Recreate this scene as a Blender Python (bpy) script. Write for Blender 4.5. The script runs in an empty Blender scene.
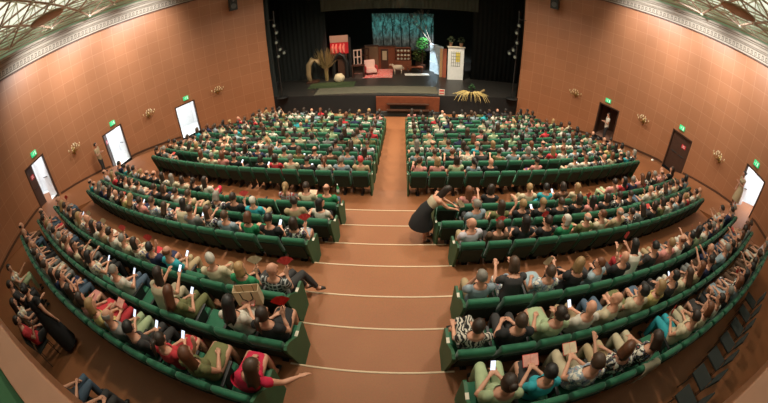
import bpy, bmesh, math, random
import numpy as np
from mathutils import Vector, Matrix

rnd = random.Random(11)
SC = bpy.context.scene
COL = SC.collection
D2R = math.pi / 180

# ------------------------------------------------------------------ camera (15 mm fisheye on a balcony)
OZ = 7.28                                   # eye height above the lowest floor (in front of the stage)
CAMX, PITCH, YAW, ROLL = 0.361, 0.6276, 0.0664, -0.0245
F = Vector((-math.sin(YAW) * math.cos(PITCH), math.cos(YAW) * math.cos(PITCH), -math.sin(PITCH)))
R0 = Vector((math.cos(YAW), math.sin(YAW), 0))
U0 = R0.cross(F)
cr, sr = math.cos(ROLL), math.sin(ROLL)
RR, UU = cr * R0 + sr * U0, -sr * R0 + cr * U0
cd = bpy.data.cameras.new('camera')
cam = bpy.data.objects.new('camera', cd)
COL.objects.link(cam)
cam.matrix_world = Matrix(((RR.x, UU.x, -F.x, CAMX), (RR.y, UU.y, -F.y, 0), (RR.z, UU.z, -F.z, OZ), (0, 0, 0, 1)))
cd.type = 'PANO'
cd.sensor_fit = 'HORIZONTAL'
cd.sensor_width = 36
cd.clip_start = 0.02
cd.clip_end = 200
cd.panorama_type = 'FISHEYE_EQUISOLID'
cd.fisheye_lens = 36 * 326 / 768
cd.fisheye_fov = math.pi
SC.camera = cam

# ------------------------------------------------------------------ world, exposure, large lights
SC.view_settings.view_transform = 'Standard'
SC.view_settings.look = 'None'
SC.view_settings.exposure = 0.0
SC.view_settings.gamma = 1.0
SC.view_settings.use_curve_mapping = False
w = bpy.data.worlds.new('world')
SC.world = w
w.use_nodes = True
w.node_tree.nodes['Background'].inputs[0].default_value = (1.0, 0.9, 0.8, 1)
w.node_tree.nodes['Background'].inputs[1].default_value = 0.01
DOME_GLOW = 0.8


def lamp(name, kind, loc, energy, color=(1, 1, 1), to=None, size=0.3, angle=60, blend=0.4):
    l = bpy.data.lights.new(name, kind)
    l.energy = energy
    l.color = color
    o = bpy.data.objects.new(name, l)
    COL.objects.link(o)
    o.location = loc
    if kind == 'SPOT':
        l.spot_size = angle * D2R
        l.spot_blend = blend
        l.shadow_soft_size = size
    elif kind == 'AREA':
        l.shape = 'DISK'
        l.size = size
        l.spread = angle * D2R
    else:
        l.shadow_soft_size = size
    if to is not None:
        d = Vector(to) - Vector(loc)
        o.rotation_euler = d.to_track_quat('-Z', 'Y').to_euler()
    return o


# downlights set in the dome
for k in range(8):
    a = k * 45 * D2R
    lamp('dome_downlight', 'AREA', (5.8 * math.sin(a), 10.4 + 5.8 * math.cos(a), OZ + 3.4), 450 if math.cos(a) > .5 else 390 if math.cos(a) > -.1 else 165, (1.0, 0.88, 0.71),
         to=(7.0 * math.sin(a), 10.6 + 6.4 * math.cos(a), OZ - 5.5), size=0.7, angle=125)
# added unseen spots that brighten the top of the wall
for s in (-1, 1):
    for a in (64, 77, 90):
        a = a * D2R * s
        lamp('wall_wash_fill', 'SPOT', (11.6 * math.sin(a), 7.6 + 11.6 * math.cos(a), OZ + 2.95), 1750, (0.97, 0.97, 0.92),
             to=(15 * math.sin(a), 7.6 + 15 * math.cos(a), OZ + 0.2), size=0.3, angle=88, blend=1.0)
# stage lanterns
lamp('stage_lantern', 'SPOT', (-2, 22, OZ + 1.5), 1092, (1.0, 0.25, 0.2), to=(-2.2, 25.6, OZ - 6), size=.1, angle=26)
lamp('stage_lantern', 'SPOT', (2.5, 20.8, OZ + 1.5), 1500, (1.0, 0.88, 0.68), to=(4.3, 24, OZ - 4.8), size=.1, angle=17)
lamp('stage_lantern', 'SPOT', (0, 24.6, OZ + 0.2), 4200, (0.75, 0.9, 1.0), to=(2.5, 26, OZ - 5.4), size=.1, angle=19)
lamp('stage_lantern', 'SPOT', (2.2, 24.6, OZ - 0.2), 1800, (0.35, 1.0, 0.42), to=(2.0, 26.85, OZ - 3.7), size=.1, angle=14)
lamp('stage_lantern', 'SPOT', (1.2, 25.2, OZ - 0.4), 2400, (0.9, 0.95, 1.0), to=(2.75, 26.9, OZ - 2.9), size=.1, angle=34)
lamp('stage_lantern', 'SPOT', (-3, 21.5, OZ + 1.5), 1092, (1.0, 0.75, 0.45), to=(-4.9, 23.6, OZ - 5.2), size=.1, angle=30)
lamp('stage_lantern', 'SPOT', (-4.3, 22, OZ + 1.5), 676, (1.0, 0.35, 0.3), to=(-4.4, 24.2, OZ - 3.2), size=.1, angle=28)
lamp('stage_lantern', 'SPOT', (0.5, 22, OZ + 1.5), 780, (1.0, 0.7, 0.4), to=(0, 26.5, OZ - 5.2), size=.1, angle=40)
lamp('stage_lantern', 'SPOT', (3.5, 17.5, OZ + 2.0), 676, (1.0, 0.9, 0.7), to=(4.7, 19.7, OZ - 6), size=.1, angle=20)


# ------------------------------------------------------------------ materials
def new_mat(name):
    m = bpy.data.materials.new(name)
    m.use_nodes = True
    nt = m.node_tree
    return m, nt, nt.nodes, nt.links, nt.nodes['Principled BSDF']


MATS = {}


def mat(name, col=None, rough=0.7, metal=0.0, vary=0.12, scale=6.0, emit=None, strength=0.0, sheen=0.0, spec=0.5):
    if name in MATS:
        return MATS[name]
    m, nt, N, L, b = new_mat(name)
    b.inputs['Roughness'].default_value = rough
    b.inputs['Metallic'].default_value = metal
    b.inputs['Specular IOR Level'].default_value = spec
    if sheen:
        b.inputs['Sheen Weight'].default_value = sheen
        b.inputs['Sheen Roughness'].default_value = 0.4
    if emit:
        b.inputs['Emission Color'].default_value = (*emit, 1)
        b.inputs['Emission Strength'].default_value = strength
    tc = N.new('ShaderNodeTexCoord')
    nz = N.new('ShaderNodeTexNoise')
    nz.inputs['Scale'].default_value = scale
    nz.inputs['Detail'].default_value = 3
    L.new(tc.outputs['Object'], nz.inputs['Vector'])
    mx = N.new('ShaderNodeMix')
    mx.data_type = 'RGBA'
    mx.inputs[6].default_value = (*[c * (1 - vary) for c in col], 1)
    mx.inputs[7].default_value = (*[min(1, c * (1 + vary)) for c in col], 1)
    L.new(nz.outputs['Fac'], mx.inputs[0])
    L.new(mx.outputs[2], b.inputs['Base Color'])
    MATS[name] = m
    return m


def tint_mat(name, rough, kind=None, sheen=0.0):
    """cloth / hair / skin whose colour is the object's own colour"""
    if name in MATS:
        return MATS[name]
    m, nt, N, L, b = new_mat(name)
    b.inputs['Roughness'].default_value = rough
    if sheen:
        b.inputs['Sheen Weight'].default_value = sheen
    oi = N.new('ShaderNodeObjectInfo')
    tc = N.new('ShaderNodeTexCoord')
    out = oi.outputs['Color']

    def mixin(fac, col2, facval=None):
        mx = N.new('ShaderNodeMix')
        mx.data_type = 'RGBA'
        if fac is not None:
            L.new(fac, mx.inputs[0])
        L.new(out, mx.inputs[6])
        mx.inputs[7].default_value = (*col2, 1)
        return mx.outputs[2]

    def ramp(src, a, bb):
        r = N.new('ShaderNodeValToRGB')
        r.color_ramp.elements[0].position = a
        r.color_ramp.elements[1].position = bb
        L.new(src, r.inputs[0])
        return r.outputs[0]
    if kind == 'plaid':
        for ax in ('X', 'Z'):
            wv = N.new('ShaderNodeTexWave')
            wv.bands_direction = ax
            wv.inputs['Scale'].default_value = 4.5
            L.new(tc.outputs['Object'], wv.inputs['Vector'])
            out = mixin(ramp(wv.outputs['Fac'], .78, .86), (0.35, 0.36, 0.35))
    elif kind == 'zebra':
        wv = N.new('ShaderNodeTexWave')
        wv.inputs['Scale'].default_value = 6
        wv.inputs['Distortion'].default_value = 12
        L.new(tc.outputs['Object'], wv.inputs['Vector'])
        out = mixin(ramp(wv.outputs['Fac'], .45, .55), (0.02, 0.02, 0.02))
    elif kind == 'floral':
        for sc, c2, p in ((14, (0.75, 0.72, 0.62), .55), (19, (0.10, 0.12, 0.22), .6), (24, (0.55, 0.12, 0.12), .66)):
            nz = N.new('ShaderNodeTexNoise')
            nz.inputs['Scale'].default_value = sc
            L.new(tc.outputs['Object'], nz.inputs['Vector'])
            out = mixin(ramp(nz.outputs['Fac'], p - .02, p + .02), c2)
    else:
        nz = N.new('ShaderNodeTexNoise')
        nz.inputs['Scale'].default_value = 30 if kind == 'hair' else 9
        L.new(tc.outputs['Object'], nz.inputs['Vector'])
        hv = N.new('ShaderNodeHueSaturation')
        mr = N.new('ShaderNodeMapRange')
        mr.inputs[3].default_value = 0.82
        mr.inputs[4].default_value = 1.15
        L.new(nz.outputs['Fac'], mr.inputs[0])
        L.new(mr.outputs[0], hv.inputs['Value'])
        L.new(out, hv.inputs['Color'])
        out = hv.outputs[0]
    L.new(out, b.inputs['Base Color'])
    MATS[name] = m
    return m


def wall_mat():
    m, nt, N, L, b = new_mat('wall_panels')
    tc = N.new('ShaderNodeTexCoord')
    sx = N.new('ShaderNodeSeparateXYZ')
    L.new(tc.outputs['Object'], sx.inputs[0])
    sub = N.new('ShaderNodeMath'); sub.operation = 'SUBTRACT'; sub.inputs[1].default_value = 7.6
    L.new(sx.outputs['Y'], sub.inputs[0])
    at = N.new('ShaderNodeMath'); at.operation = 'ARCTAN2'
    L.new(sx.outputs['X'], at.inputs[0]); L.new(sub.outputs[0], at.inputs[1])
    mu = N.new('ShaderNodeMath'); mu.operation = 'MULTIPLY'; mu.inputs[1].default_value = 15.0
    L.new(at.outputs[0], mu.inputs[0])
    cb = N.new('ShaderNodeCombineXYZ')
    L.new(mu.outputs[0], cb.inputs[0]); L.new(sx.outputs['Z'], cb.inputs[1])
    br = N.new('ShaderNodeTexBrick')
    br.offset = 0.0
    br.inputs['Scale'].default_value = 1.0
    br.inputs['Brick Width'].default_value = 0.72
    br.inputs['Row Height'].default_value = 0.66
    br.inputs['Mortar Size'].default_value = 0.012
    br.inputs['Mortar Smooth'].default_value = 0.3
    br.inputs['Color1'].default_value = (0.355, 0.140, 0.061, 1)
    br.inputs['Color2'].default_value = (0.322, 0.125, 0.053, 1)
    br.inputs['Mortar'].default_value = (0.43, 0.20, 0.10, 1)
    L.new(cb.outputs[0], br.inputs['Vector'])
    L.new(br.outputs['Color'], b.inputs['Base Color'])
    bp = N.new('ShaderNodeBump'); bp.inputs['Strength'].default_value = 0.25; bp.inputs['Distance'].default_value = 0.01
    bp.invert = True
    L.new(br.outputs['Fac'], bp.inputs['Height']); L.new(bp.outputs[0], b.inputs['Normal'])
    b.inputs['Roughness'].default_value = 0.42
    b.inputs['Coat Weight'].default_value = 0.7
    b.inputs['Coat Roughness'].default_value = 0.42
    return m


def fret_mat():
    m, nt, N, L, b = new_mat('cornice_fret')
    tc = N.new('ShaderNodeTexCoord')
    sx = N.new('ShaderNodeSeparateXYZ')
    L.new(tc.outputs['Object'], sx.inputs[0])

    def M(op, a, bb=None):
        n = N.new('ShaderNodeMath'); n.operation = op
        for i, v in enumerate((a, bb)):
            if v is None:
                continue
            if isinstance(v, (int, float)):
                n.inputs[i].default_value = v
            else:
                L.new(v, n.inputs[i])
        return n.outputs[0]
    u = M('MULTIPLY', M('ARCTAN2', sx.outputs['X'], M('SUBTRACT', sx.outputs['Y'], 7.6)), 15 / 0.24)
    v = M('DIVIDE', M('SUBTRACT', sx.outputs['Z'], OZ + 1.93), 0.24)
    fu = M('FRACT', u)
    inband = M('MULTIPLY', M('GREATER_THAN', v, 0.0), M('LESS_THAN', v, 1.0))
    bar = M('LESS_THAN', fu, 0.16)
    half = M('LESS_THAN', fu, 0.55)
    topl = M('MULTIPLY', half, M('GREATER_THAN', v, 0.82))
    right = M('MULTIPLY', M('MULTIPLY', M('GREATER_THAN', fu, 0.42), half), M('GREATER_THAN', v, 0.3))
    mid = M('MULTIPLY', M('MULTIPLY', M('GREATER_THAN', fu, 0.28), half), M('MULTIPLY', M('GREATER_THAN', v, 0.3), M('LESS_THAN', v, 0.46)))
    bot = M('MULTIPLY', M('GREATER_THAN', fu, 0.0), M('LESS_THAN', v, 0.16))
    dark = M('MULTIPLY', M('MINIMUM', M('ADD', M('ADD', M('ADD', bar, topl), M('ADD', right, mid)), bot), 1.0), inband)
    mx = N.new('ShaderNodeMix'); mx.data_type = 'RGBA'
    L.new(dark, mx.inputs[0])
    mx.inputs[6].default_value = (0.40, 0.34, 0.28, 1)
    mx.inputs[7].default_value = (0.12, 0.09, 0.07, 1)
    L.new(mx.outputs[2], b.inputs['Base Color'])
    b.inputs['Roughness'].default_value = 0.7
    return m


def floor_mat():
    m, nt, N, L, b = new_mat('carpet_floor')
    tc = N.new('ShaderNodeTexCoord')
    n1 = N.new('ShaderNodeTexNoise'); n1.inputs['Scale'].default_value = 0.9; n1.inputs['Detail'].default_value = 5
    n2 = N.new('ShaderNodeTexNoise'); n2.inputs['Scale'].default_value = 45
    L.new(tc.outputs['Object'], n1.inputs['Vector']); L.new(tc.outputs['Object'], n2.inputs['Vector'])
    mx = N.new('ShaderNodeMix'); mx.data_type = 'RGBA'
    mx.inputs[6].default_value = (0.285, 0.098, 0.034, 1)
    mx.inputs[7].default_value = (0.39, 0.148, 0.053, 1)
    L.new(n1.outputs['Fac'], mx.inputs[0])
    m2 = N.new('ShaderNodeMix'); m2.data_type = 'RGBA'; m2.blend_type = 'MULTIPLY'; m2.inputs[0].default_value = 0.35
    L.new(mx.outputs[2], m2.inputs[6]); L.new(n2.outputs['Color'], m2.inputs[7])
    L.new(m2.outputs[2], b.inputs['Base Color'])
    b.inputs['Roughness'].default_value = 0.62
    return m


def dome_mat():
    """emission painted as light on the ceiling: bright ring, dimmer green towards rim and crown"""
    m, nt, N, L, b = new_mat('painted_glow_dome')
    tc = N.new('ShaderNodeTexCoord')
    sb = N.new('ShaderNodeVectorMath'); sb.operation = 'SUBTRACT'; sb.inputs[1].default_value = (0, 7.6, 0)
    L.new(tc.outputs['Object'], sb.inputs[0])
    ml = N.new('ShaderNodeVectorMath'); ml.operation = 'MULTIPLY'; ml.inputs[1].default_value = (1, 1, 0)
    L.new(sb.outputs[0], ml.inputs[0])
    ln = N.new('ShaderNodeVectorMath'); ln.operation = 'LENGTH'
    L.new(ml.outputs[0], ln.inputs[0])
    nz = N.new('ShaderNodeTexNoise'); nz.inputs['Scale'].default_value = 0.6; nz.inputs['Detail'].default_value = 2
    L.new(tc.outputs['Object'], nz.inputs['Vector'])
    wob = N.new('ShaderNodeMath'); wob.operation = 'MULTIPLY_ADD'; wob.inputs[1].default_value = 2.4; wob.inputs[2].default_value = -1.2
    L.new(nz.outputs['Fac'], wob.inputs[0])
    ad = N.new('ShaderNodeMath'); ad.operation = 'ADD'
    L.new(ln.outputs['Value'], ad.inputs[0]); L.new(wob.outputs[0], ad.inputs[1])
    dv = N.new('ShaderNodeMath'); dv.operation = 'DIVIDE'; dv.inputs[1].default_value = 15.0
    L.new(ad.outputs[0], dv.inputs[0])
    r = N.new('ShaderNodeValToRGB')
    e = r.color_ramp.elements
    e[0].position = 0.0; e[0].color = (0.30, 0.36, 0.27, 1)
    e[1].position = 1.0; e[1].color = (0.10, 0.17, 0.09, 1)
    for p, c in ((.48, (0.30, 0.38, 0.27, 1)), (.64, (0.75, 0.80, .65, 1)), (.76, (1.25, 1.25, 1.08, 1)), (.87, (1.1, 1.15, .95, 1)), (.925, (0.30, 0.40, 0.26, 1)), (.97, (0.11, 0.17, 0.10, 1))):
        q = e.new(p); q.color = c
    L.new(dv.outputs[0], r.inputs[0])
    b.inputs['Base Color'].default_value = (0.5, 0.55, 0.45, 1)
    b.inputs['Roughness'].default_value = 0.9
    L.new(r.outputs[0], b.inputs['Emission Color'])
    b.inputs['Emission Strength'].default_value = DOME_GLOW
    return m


def forest_mat():
    m, nt, N, L, b = new_mat('projected_forest')
    tc = N.new('ShaderNodeTexCoord')
    sx = N.new('ShaderNodeSeparateXYZ'); L.new(tc.outputs['Object'], sx.inputs[0])
    mr = N.new('ShaderNodeMapRange'); mr.inputs[1].default_value = OZ - 4.6; mr.inputs[2].default_value = OZ - 1.2
    L.new(sx.outputs['Z'], mr.inputs[0])
    r = N.new('ShaderNodeValToRGB')
    e = r.color_ramp.elements
    e[0].position = 0.0; e[0].color = (0.02, 0.03, 0.025, 1)
    e[1].position = 1.0; e[1].color = (0.04, 0.12, 0.10, 1)
    for p, c in ((.25, (0.16, 0.18, 0.15, 1)), (.45, (0.10, 0.30, 0.28, 1)), (.75, (0.10, 0.42, 0.38, 1))):
        q = e.new(p); q.color = c
    L.new(mr.outputs[0], r.inputs[0])
    mp = N.new('ShaderNodeMapping'); mp.inputs['Scale'].default_value = (2.2, 1, 0.9)
    L.new(tc.outputs['Object'], mp.inputs[0])
    nz = N.new('ShaderNodeTexNoise'); nz.inputs['Scale'].default_value = 2.0; nz.inputs['Detail'].default_value = 8; nz.inputs['Roughness'].default_value = .7
    L.new(mp.outputs[0], nz.inputs['Vector'])
    r2 = N.new('ShaderNodeValToRGB'); r2.color_ramp.elements[0].position = .42; r2.color_ramp.elements[1].position = .62
    r2.color_ramp.elements[0].color = (0.12, 0.12, 0.12, 1)
    L.new(nz.outputs['Fac'], r2.inputs[0])
    mx = N.new('ShaderNodeMix'); mx.data_type = 'RGBA'; mx.blend_type = 'MULTIPLY'; mx.inputs[0].default_value = 1
    L.new(r.outputs[0], mx.inputs[6]); L.new(r2.outputs[0], mx.inputs[7])
    b.inputs['Base Color'].default_value = (0.05, 0.05, 0.05, 1)
    L.new(mx.outputs[2], b.inputs['Emission Color'])
    b.inputs['Emission Strength'].default_value = 0.6
    return m


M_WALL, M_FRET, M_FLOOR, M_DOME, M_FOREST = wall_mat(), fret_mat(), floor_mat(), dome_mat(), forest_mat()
M_GREEN = mat('green_plush', (0.011, 0.118, 0.056), .75, vary=.25, scale=9, sheen=.3)
M_GREEN_D = mat('shaded_plush_back', (0.008, 0.026, 0.015), .8, vary=.25, scale=7)  # dark green rear fabric, its shade put into the colour as well
M_PANEL = mat('green_end_panel', (0.024, 0.098, 0.043), .6, vary=.15)
M_BLACK = mat('black_metal', (0.012, 0.012, 0.012), .5)
M_BLACKCLOTH = mat('black_cloth', (0.027, 0.031, 0.028), .9, scale=2)
M_GREYCLOTH = mat('dark_grey_green_cloth', (0.15, 0.18, 0.15), .9, scale=2)
M_WOOD = mat('red_brown_wood', (0.17, 0.045, 0.018), .5, vary=.35, scale=5)
M_DARKWOOD = mat('dark_brown_wood', (0.055, 0.022, 0.012), .5, vary=.3, scale=5)
M_CREAM = mat('cream_paint', (0.62, 0.56, 0.45), .6)
M_WHITE = mat('white_paint', (0.8, 0.8, 0.78), .6)
M_NOSING = mat('pale_step_nosing', (0.62, 0.46, 0.30), .5)
M_BASEB = mat('dark_baseboard', (0.09, 0.035, 0.018), .5)
M_GOLD = mat('gilded_metal', (0.45, 0.30, 0.10), .35, metal=.8)
M_BULB = mat('frosted_bulb', (0.75, 0.6, 0.38), .25)
M_SIGN = mat('exit_sign_green', (0.02, 0.45, 0.16), .4, emit=(0.05, 0.75, 0.28), strength=0.55)
M_SIGNW = mat('exit_sign_white', (0.7, 0.8, 0.7), .4, emit=(0.6, 1.0, 0.7), strength=0.5)
M_RED = mat('red_plate', (0.55, 0.02, 0.03), .5)
M_TRUSS = mat('truss_metal', (0.50, 0.36, 0.27), .5, vary=.3, scale=.7)
M_TRUSSL = mat('pale_truss_metal', (0.72, 0.72, 0.58), .5, vary=.2, scale=.7)
M_SCREEN = mat('lit_screen', (0.6, 0.65, 0.8), .3, emit=(0.70, 0.80, 1.0), strength=1.25)
M_EYE = mat('dark_eye', (0.02, 0.015, 0.012), .3)
M_LIP = mat('lip', (0.35, 0.10, 0.08), .5)
T_CLOTH = tint_mat('tinted_cloth', .85)
T_PLAID = tint_mat('plaid_cloth', .85, 'plaid')
T_ZEBRA = tint_mat('zebra_cloth', .85, 'zebra')
T_FLORAL = tint_mat('floral_cloth', .85, 'floral')
T_HAIR = tint_mat('hair', .5, 'hair')
T_SKIN = tint_mat('skin', .55, 'skin')
M_SHOE = mat('dark_shoe', (0.02, 0.018, 0.016), .5)


# ------------------------------------------------------------------ mesh helpers
def obj(name, me, parent=None, loc=None, rot=None, color=None):
    o = bpy.data.objects.new(name, me)
    COL.objects.link(o)
    if parent is not None:
        o.parent = parent
    if loc is not None:
        o.location = loc
    if rot is not None:
        o.rotation_euler = rot
    if color is not None:
        o.color = (*color, 1)
    return o


def tag(o, label, cat, group=None, kind=None):
    o['label'] = label
    o['category'] = cat
    if group:
        o['group'] = group
    if kind:
        o['kind'] = kind
    return o


def thing(name, label, cat, loc=(0, 0, 0), rz=0.0, group=None):
    o = obj(name, None, loc=loc, rot=(0, 0, rz))
    o.empty_display_size = .1
    return tag(o, label, cat, group)


def structure(o):
    o['kind'] = 'structure'
    return o


def to_mesh(bm, name, mats, smooth=False):
    me = bpy.data.meshes.new(name)
    bmesh.ops.recalc_face_normals(bm, faces=bm.faces)
    bm.to_mesh(me)
    bm.free()
    for m in (mats if isinstance(mats, (list, tuple)) else [mats]):
        me.materials.append(m)
    if smooth:
        me.polygons.foreach_set('use_smooth', [True] * len(me.polygons))
    return me


def box(bm, c, s, rz=0.0, bev=0.0, mi=0, rx=0.0):
    g = bmesh.ops.create_cube(bm, size=1.0)
    vs = g['verts']
    M = Matrix.Translation(c) @ Matrix.Rotation(rz, 4, 'Z') @ Matrix.Rotation(rx, 4, 'X') @ Matrix.Diagonal((*s, 1))
    bmesh.ops.transform(bm, matrix=M, verts=vs)
    fs = {f for v in vs for f in v.link_faces}
    for f in fs:
        f.material_index = mi
    if bev:
        es = {e for v in vs for e in v.link_edges}
        bmesh.ops.bevel(bm, geom=list(es), offset=bev, segments=2, affect='EDGES', profile=.6)


def tube(bm, pts, rad, n=8, side=(1, 0, 0), caps=True, mi=0):
    pts = [Vector(p) for p in pts]
    rings = []
    for i, p in enumerate(pts):
        t = (pts[min(i + 1, len(pts) - 1)] - pts[max(i - 1, 0)])
        t.normalize()
        s = Vector(side)
        s = s - t * s.dot(t)
        if s.length < .15:
            s = Vector((0, 1, 0)) - t * t.y
            if s.length < .15:
                s = Vector((0, 0, 1)) - t * t.z
        s.normalize()
        u = t.cross(s)
        r = rad[i] if isinstance(rad, list) else rad
        rx, ry = r if isinstance(r, (list, tuple)) else (r, r)
        rings.append([bm.verts.new(p + s * (rx * math.cos(2 * math.pi * k / n)) + u * (ry * math.sin(2 * math.pi * k / n))) for k in range(n)])
    for a, b in zip(rings, rings[1:]):
        for k in range(n):
            f = bm.faces.new((a[k], a[(k + 1) % n], b[(k + 1) % n], b[k]))
            f.material_index = mi
    if caps:
        for r, rev in ((rings[0], True), (rings[-1], False)):
            f = bm.faces.new(list(reversed(r)) if rev else r)
            f.material_index = mi


def ball(bm, c, r, nu=12, nv=8, M=None, mi=0):
    g = bmesh.ops.create_uvsphere(bm, u_segments=nu, v_segments=nv, radius=1.0)
    r = r if isinstance(r, (list, tuple)) else (r, r, r)
    T = Matrix.Translation(c) @ (M.to_4x4() if M else Matrix.Identity(4)) @ Matrix.Diagonal((*r, 1))
    bmesh.ops.transform(bm, matrix=T, verts=g['verts'])
    for f in {f for v in g['verts'] for f in v.link_faces}:
        f.material_index = mi


def prism(bm, prof, x0, x1, mi=0):
    """profile of (y, z) points swept along x"""
    a = [bm.verts.new((x0, y, z)) for y, z in prof]
    b = [bm.verts.new((x1, y, z)) for y, z in prof]
    n = len(prof)
    fs = [bm.faces.new(a), bm.faces.new(b)]
    for k in range(n):
        fs.append(bm.faces.new((a[k], a[(k + 1) % n], b[(k + 1) % n], b[k])))
    for f in fs:
        f.material_index = mi


def newbm():
    return bmesh.new()


def mesh_of(fn, name, mats, smooth=False):
    bm = newbm()
    fn(bm)
    return to_mesh(bm, name, mats, smooth)


# ------------------------------------------------------------------ the hall: floor tiers, round wall, cornice, dome
YC = 40.3          # the seat rows are arcs about this point on the axis
HX, HY, HR = 0.0, 7.6, 15.0   # the round hall
STEPS = [(1.845, -4.22), (2.73, -4.46), (3.55, -4.67), (4.5, -4.89), (5.375, -5.11), (6.28, -5.32), (7.2, -5.54)]


def floor_z(x, y):
    Y = YC - math.hypot(x, YC - y)
    for Ys, zz in STEPS:
        if Y < Ys:
            return zz + OZ
    if Y < 8.5:
        return -5.75 + OZ
    if Y < 16.95:
        return -5.75 - .181 * (Y - 8.5) + OZ
    return -7.28 + OZ


def arc_pt(Y, s, z):
    """point at arc length s from the axis on the row arc that meets the axis at Y"""
    Rr = YC - Y
    t = s / Rr
    return Vector((Rr * math.sin(t), YC - Rr * math.cos(t), z))


def build_floor(bm):
    prev = (-8.5, -4.22)
    segs = []
    y0 = -8.5
    for Ys, zz in STEPS:
        segs.append((y0, zz, Ys, zz))
        y0 = Ys
    segs += [(7.2, -5.75, 8.5, -5.75), (8.5, -5.75, 16.95, -7.28), (16.95, -7.28, 22.0, -7.28)]
    lastz = None
    K = 40
    lastrow = None
    for (ya, za, yb, zb) in segs:
        rowa = [bm.verts.new(arc_pt(ya, -16.5 * (YC - ya) / (YC - 4) + 33 * (YC - ya) / (YC - 4) * k / K, za + OZ)) for k in range(K + 1)]
        rowb = [bm.verts.new(arc_pt(yb, -16.5 * (YC - yb) / (YC - 4) + 33 * (YC - yb) / (YC - 4) * k / K, zb + OZ)) for k in range(K + 1)]
        for k in range(K):
            bm.faces.new((rowa[k], rowa[k + 1], rowb[k + 1], rowb[k]))
        if lastrow and abs(lastz - za) > 1e-4:
            for k in range(K):
                bm.faces.new((lastrow[k], lastrow[k + 1], rowa[k + 1], rowa[k]))
        lastrow, lastz = rowb, zb


structure(obj('floor', mesh_of(build_floor, 'floor', M_FLOOR)))
def side_ramp(sg):
    def fn(bm):
        Ys = [-3.0] + [q[0] for q in STEPS] + [7.32]
        Zs = [-4.22] + [q[1] for q in STEPS] + [-5.75]
        rows = [[bm.verts.new(arc_pt(Y, sg * (12.25 + k) * (YC - Y) / (YC - 4), z + OZ + .012)) for k in (0, 1, 2, 3, 4.2)] for Y, z in zip(Ys, Zs)]
        for a, b in zip(rows, rows[1:]):
            for k in range(4):
                bm.faces.new((a[k], a[k + 1], b[k + 1], b[k]))
            lo = [bm.verts.new(v.co - V3((0, 0, .32))) for v in (a[0], b[0])]
            bm.faces.new((a[0], b[0], lo[1], lo[0]))
    return fn


V3 = Vector
for sg, nm in ((-1, 'left'), (1, 'right')):
    structure(obj('floor_ramp_' + nm, mesh_of(side_ramp(sg), 'side_ramp', M_FLOOR)))
HALF = {1.845: 1.15, 2.73: 1.25, 3.55: 1.5, 4.5: 1.5, 5.375: 1.4, 6.28: 1.4, 7.2: 1.35}
for i, (Ys, zz) in enumerate(STEPS):
    bm = newbm()
    h = HALF[Ys]
    tube(bm, [arc_pt(Ys - .012, -h + 2 * h * k / 12, zz + OZ + .004) for k in range(13)], (.008, .016), n=6, side=(0, 0, 1))
    structure(obj('trim_%d' % (i + 1), to_mesh(bm, 'nosing', M_NOSING)))

DOORS = [(-97.2, 'd1'), (-76.7, 'd2'), (-57.0, 'd3'), (57.0, 'd4'), (76.9, 'd5'), (96.7, 'd6')]
DH = 2.12
DW = 2.72          # half angular width of an opening, degrees


def polar(a, r, z):
    return Vector((HX + r * math.sin(a * D2R), HY + r * math.cos(a * D2R), z))


def build_wall(bm):
    cuts = set()
    a = 32.5
    while a <= 327.5:
        cuts.add(round(a, 3)); a += 1.5
    for c, _ in DOORS:
        c = c % 360
        cuts.add(round(c - DW, 3)); cuts.add(round(c + DW, 3))
    cuts = sorted(cuts)
    top = OZ + 1.86
    for a, b in zip(cuts, cuts[1:]):
        mid = (a + b) / 2
        z0 = -0.3
        for c, _ in DOORS:
            if abs(mid - (c % 360)) < DW:
                p = polar(c, HR, 0)
                z0 = floor_z(p.x, p.y) + DH
        bm.faces.new([bm.verts.new(v) for v in (polar(a, HR, z0), polar(b, HR, z0), polar(b, HR, top), polar(a, HR, top))])
    bmesh.ops.remove_doubles(bm, verts=bm.verts, dist=1e-4)


o = structure(obj('wall_round', mesh_of(build_wall, 'wall_round', M_WALL)))


def aisle_z(x, y):
    Y = YC - math.hypot(x, YC - y)
    if Y > 7.2:
        return floor_z(x, y)
    pts = [(-20, -4.22), (-3.0, -4.22)] + STEPS + [(7.32, -5.75)]
    for (a, za), (b, zb) in zip(pts, pts[1:]):
        if Y < b:
            return za + (zb - za) * (Y - a) / (b - a) + OZ
    return -5.75 + OZ


def build_base(bm):
    a = 33.0
    while a < 327:
        skip = any(abs(a + .5 - (c % 360)) < DW + .4 for c, _ in DOORS)
        if not skip:
            pa, pb = polar(a, HR - .02, 0), polar(a + 1, HR - .02, 0)
            za, zb = aisle_z(pa.x, pa.y), aisle_z(pb.x, pb.y)
            q = [pa + Vector((0, 0, za)), pb + Vector((0, 0, zb)), pb + Vector((0, 0, zb + .12)), pa + Vector((0, 0, za + .12))]
            bm.faces.new([bm.verts.new(v) for v in q])
        a += 1.0


structure(obj('baseboard_round', mesh_of(build_base, 'baseboard', M_BASEB)))


def lathe_ring(prof, n=160):
    def fn(bm):
        rings = []
        for k in range(n):
            a = 360 * k / n
            rings.append([bm.verts.new(polar(a, r, z + OZ)) for r, z in prof])
        for k in range(n):
            p, q = rings[k], rings[(k + 1) % n]
            for j in range(len(prof) - 1):
                bm.faces.new((p[j], q[j], q[j + 1], p[j + 1]))
    return fn


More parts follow.
